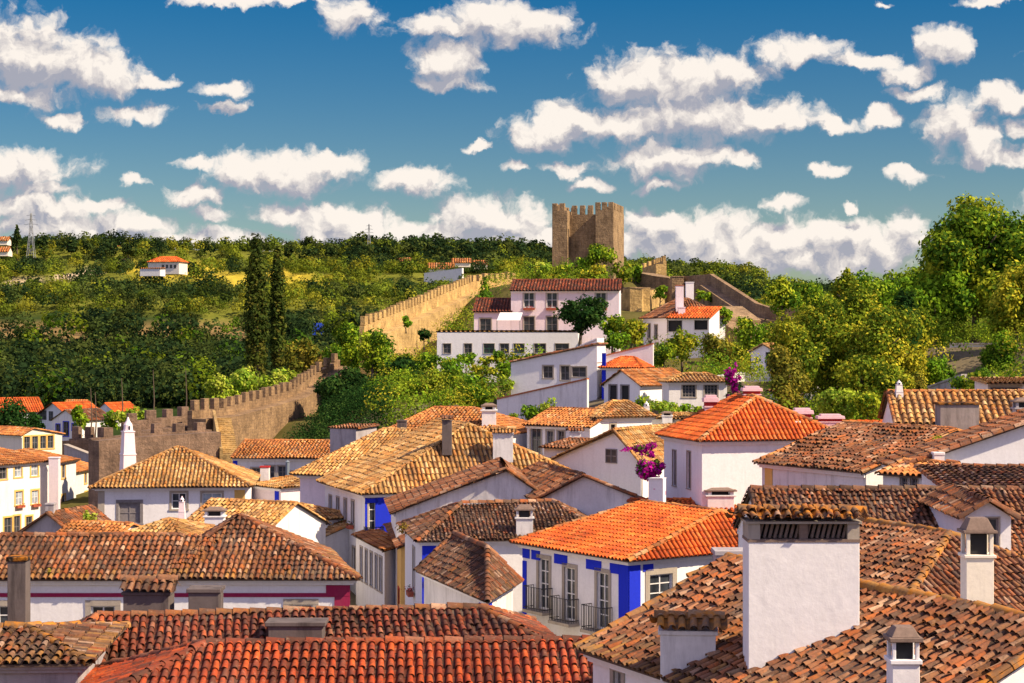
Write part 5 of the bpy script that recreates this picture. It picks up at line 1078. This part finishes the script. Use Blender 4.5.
wood_mass('castle_hill_woodland', 'dark pine woodland falling away behind the castle wall', 2600, (600, 1180), (420, 1000), lambda px, py, Y: (py < 345), lambda px, py, Y: np.where((rng.random(len(px)) < .8)[:, None], W_('wood', len(px)), W_('slope', len(px))), (7, 12), 95, 1.0)
wood_mass('ridge_woodland', 'dark woodland along the skyline left of the keep', 620, (350, 620), (1120, 1285), lambda px, py, Y: px > 0, lambda px, py, Y: W_('wood', len(px)), (6, 14), 130, .9)
def keep_town(px, py, Y):
    villa = (px > 425) & (px < 630) & (Y > 178) & (Y < 212); wh = (px > 636) & (px < 716) & (Y > 193) & (Y < 212); out = (px < 376) | ((px < 540) & (Y > 205 + (px - 376) * .5)); mid = (px < 700) & (Y < 176) & (px > 500) | ((px > 612) & (px < 800) & (Y > 204) & (Y < 285))
    return ~villa & ~wh & ~out & ~mid & ~((px > 930) & (Y < 158)) & (rng.random(len(px)) < .8)
wood_mass('hill_bushes', 'low bushes and undergrowth covering the castle hill', 2600, (376, 1150), (150, 300), keep_town, lambda px, py, Y: np.where((rng.random(len(px)) < .5)[:, None], W_('green', len(px)), W_('golden', len(px))), (1.6, 3.6), 110, .62)
wood_mass('slope_bushes', 'low bushes at the foot of the city wall', 500, (270, 390), (150, 200), lambda px, py, Y: (Y < 155 + (px - 270) * .42) & (Y > 148), lambda px, py, Y: W_('dark', len(px)), (1.4, 3), 110, .62)
wood_mass('undergrowth', 'rough undergrowth below the long white garden wall', 420, (770, 1180), (104, 149), lambda px, py, Y: (px > 905) | (Y > 112), lambda px, py, Y: np.where((rng.random(len(px)) < .5)[:, None], W_('green', len(px)), W_('golden', len(px))), (1.6, 3.4), 160, .6)
# separate trees on the skyline
for i, (px, yt, w, lab, shp) in enumerate(((17, 226, 9, 'pointed dark pine on the skyline beside the pylon', 'cone'), (12, 238, 16, 'dark round tree on the skyline at the red roofed houses', 'round'), (44, 236, 18, 'round tree right of the pylon', 'round'), (71, 238, 15, 'dark ball shaped tree on the skyline', 'round'), (87, 237, 13, 'second dark ball shaped tree on the skyline', 'round'), (107, 241, 24, 'wide umbrella pine on the skyline', 'round'), (128, 243, 20, 'low wide tree on the skyline above the villa', 'round'),
     (152, 246, 12, 'small skyline tree behind the cream villa', 'round'), (288, 245, 12, 'skyline tree right of the poplars', 'round'), (310, 247, 14, 'broad skyline tree between poplars and mast', 'round'), (330, 246, 12, 'dark skyline tree left of the mast', 'round'))):
    T(lab, px, 1180, yt, min(yt + 16, 258), w, 'wood', shape=shp, blobs=6, n=420, leaf=2.0, name='skyline_tree')
# hillside buildings
r, ro = house('cream hillside villa with an orange hipped roof', rect(W(148, 1004), W(179, 1000), 12), Zp(262, 1000), ins=(5, 5), zr=Zp(256.5, 1006), pal='new', p=1.2, c=2, wall='cream', over=.8, zb=Zp(274, 1000), ops=[(0, px, 266.5, 1.3, 1.8, 'dark', {'trim': .2}) for px in (163, 167, 171, 175)])
house('white lower block of the hillside villa', rect(W(140, 985), W(160, 983), 8), Zp(268.5, 984), 'shed', t=.05, pal='orange', p=1.2, c=2, wall='white', zb=Zp(276, 984))
for px, Y, e_, rr_, w_, lab in ((441, 1060, 269, 263, 26, 'red roofed farmhouse on the skyline with a long white front'), (461, 1075, 263, 258.5, 18, 'orange roofed house among the skyline pines'), (480, 1080, 265, 260.5, 14, 'small orange house at the end of the skyline group'), (404, 1100, 262, 258, 10, 'tiny orange roofed house left of the skyline group'), (-4, 1080, 241, 237, 22, 'upper red roofed house cut by the picture edge on the hill'), (-4, 1040, 252, 247, 24, 'lower red roofed house on the left of the hill'), (117, 1230, 250, 246, 8, 'tiny tan house on the ridge')):
    house(lab, rect(W(px - w_ / 2, Y), W(px + w_ / 2, Y), 9), Zp(e_, Y), 'gable', zr=Zp(rr_, Y + 4.5), pal='orange', p=1.4, c=2.2, wall='cream', zb=Zp(e_ + 4, Y), over=.6, ops=[])
slab_wall('long white retaining wall below the skyline farmhouse', [(424, 1030, 273), (462, 1020, 268)], 2, mat='white', cope='white')
def pylon(px, Y, yt, yb, w, label):
    b = MB(); x, y = W(px, Y); z0, z1 = Zp(yb, Y), Zp(yt, Y); h = z1 - z0; r_ = .17
    lv = [(0, w), (.25, w * .72), (.5, w * .48), (.72, w * .3), (1, w * .12)]
    for (t0, a0), (t1, a1) in zip(lv, lv[1:]):
        for sx, sy in ((-1, -1), (1, -1), (1, 1), (-1, 1)): b.tube([(x + sx * a0, y + sy * a0, z0 + h * t0), (x + sx * a1, y + sy * a1, z0 + h * t1)], r_, 4)
        for s_ in (-1, 1): 
            b.tube([(x - a0, y + s_ * a0, z0 + h * t0), (x + a1, y + s_ * a1, z0 + h * t1)], r_ * .7, 4); b.tube([(x + a0, y + s_ * a0, z0 + h * t0), (x - a1, y + s_ * a1, z0 + h * t1)], r_ * .7, 4)
    for t, l in ((.74, w * 1.9), (.84, w * 1.6), (.94, w * 1.2)): b.tube([(x - l, y, z0 + h * t), (x, y, z0 + h * (t + .02)), (x + l, y, z0 + h * t)], r_, 4)
    o = b.build('pylon', M['steel']); tag(o, label, 'pylon')
pylon(31, 1150, 213, 258, 2.4, 'lattice power pylon on the skyline above the red roofed houses'); pylon(369, 1200, 224, 258, 1.6, 'slim lattice mast on the skyline')
def tarp():
    ys = np.linspace(330, 900, 200); xs = (318 - 512) / F * ys; py = 341.5 - (terr(xs, ys) - H) / ys * F; k = int(np.argmin(np.abs(py - 335))); Y = ys[k]
    b = MB(); x, y = W(318, Y); z = terr1(x, y); b.box((x, y, z - 1), (11 * Y / F, 1.5, Zp(323, Y) - z + 1), 0); b.box((x, y - .8, z + .6), (4 * Y / F, .1, 1.4), 1)
    o = b.build('blue_shed', [M['bluecloth'], M['black']]); tag(o, 'small bright blue shed on the slope right of the poplars', 'shed')
tarp()
def bits():
    # pots, wires and small street things
    for i, (px, Y, py) in enumerate(((453, 122, 0),)): pass
bits()
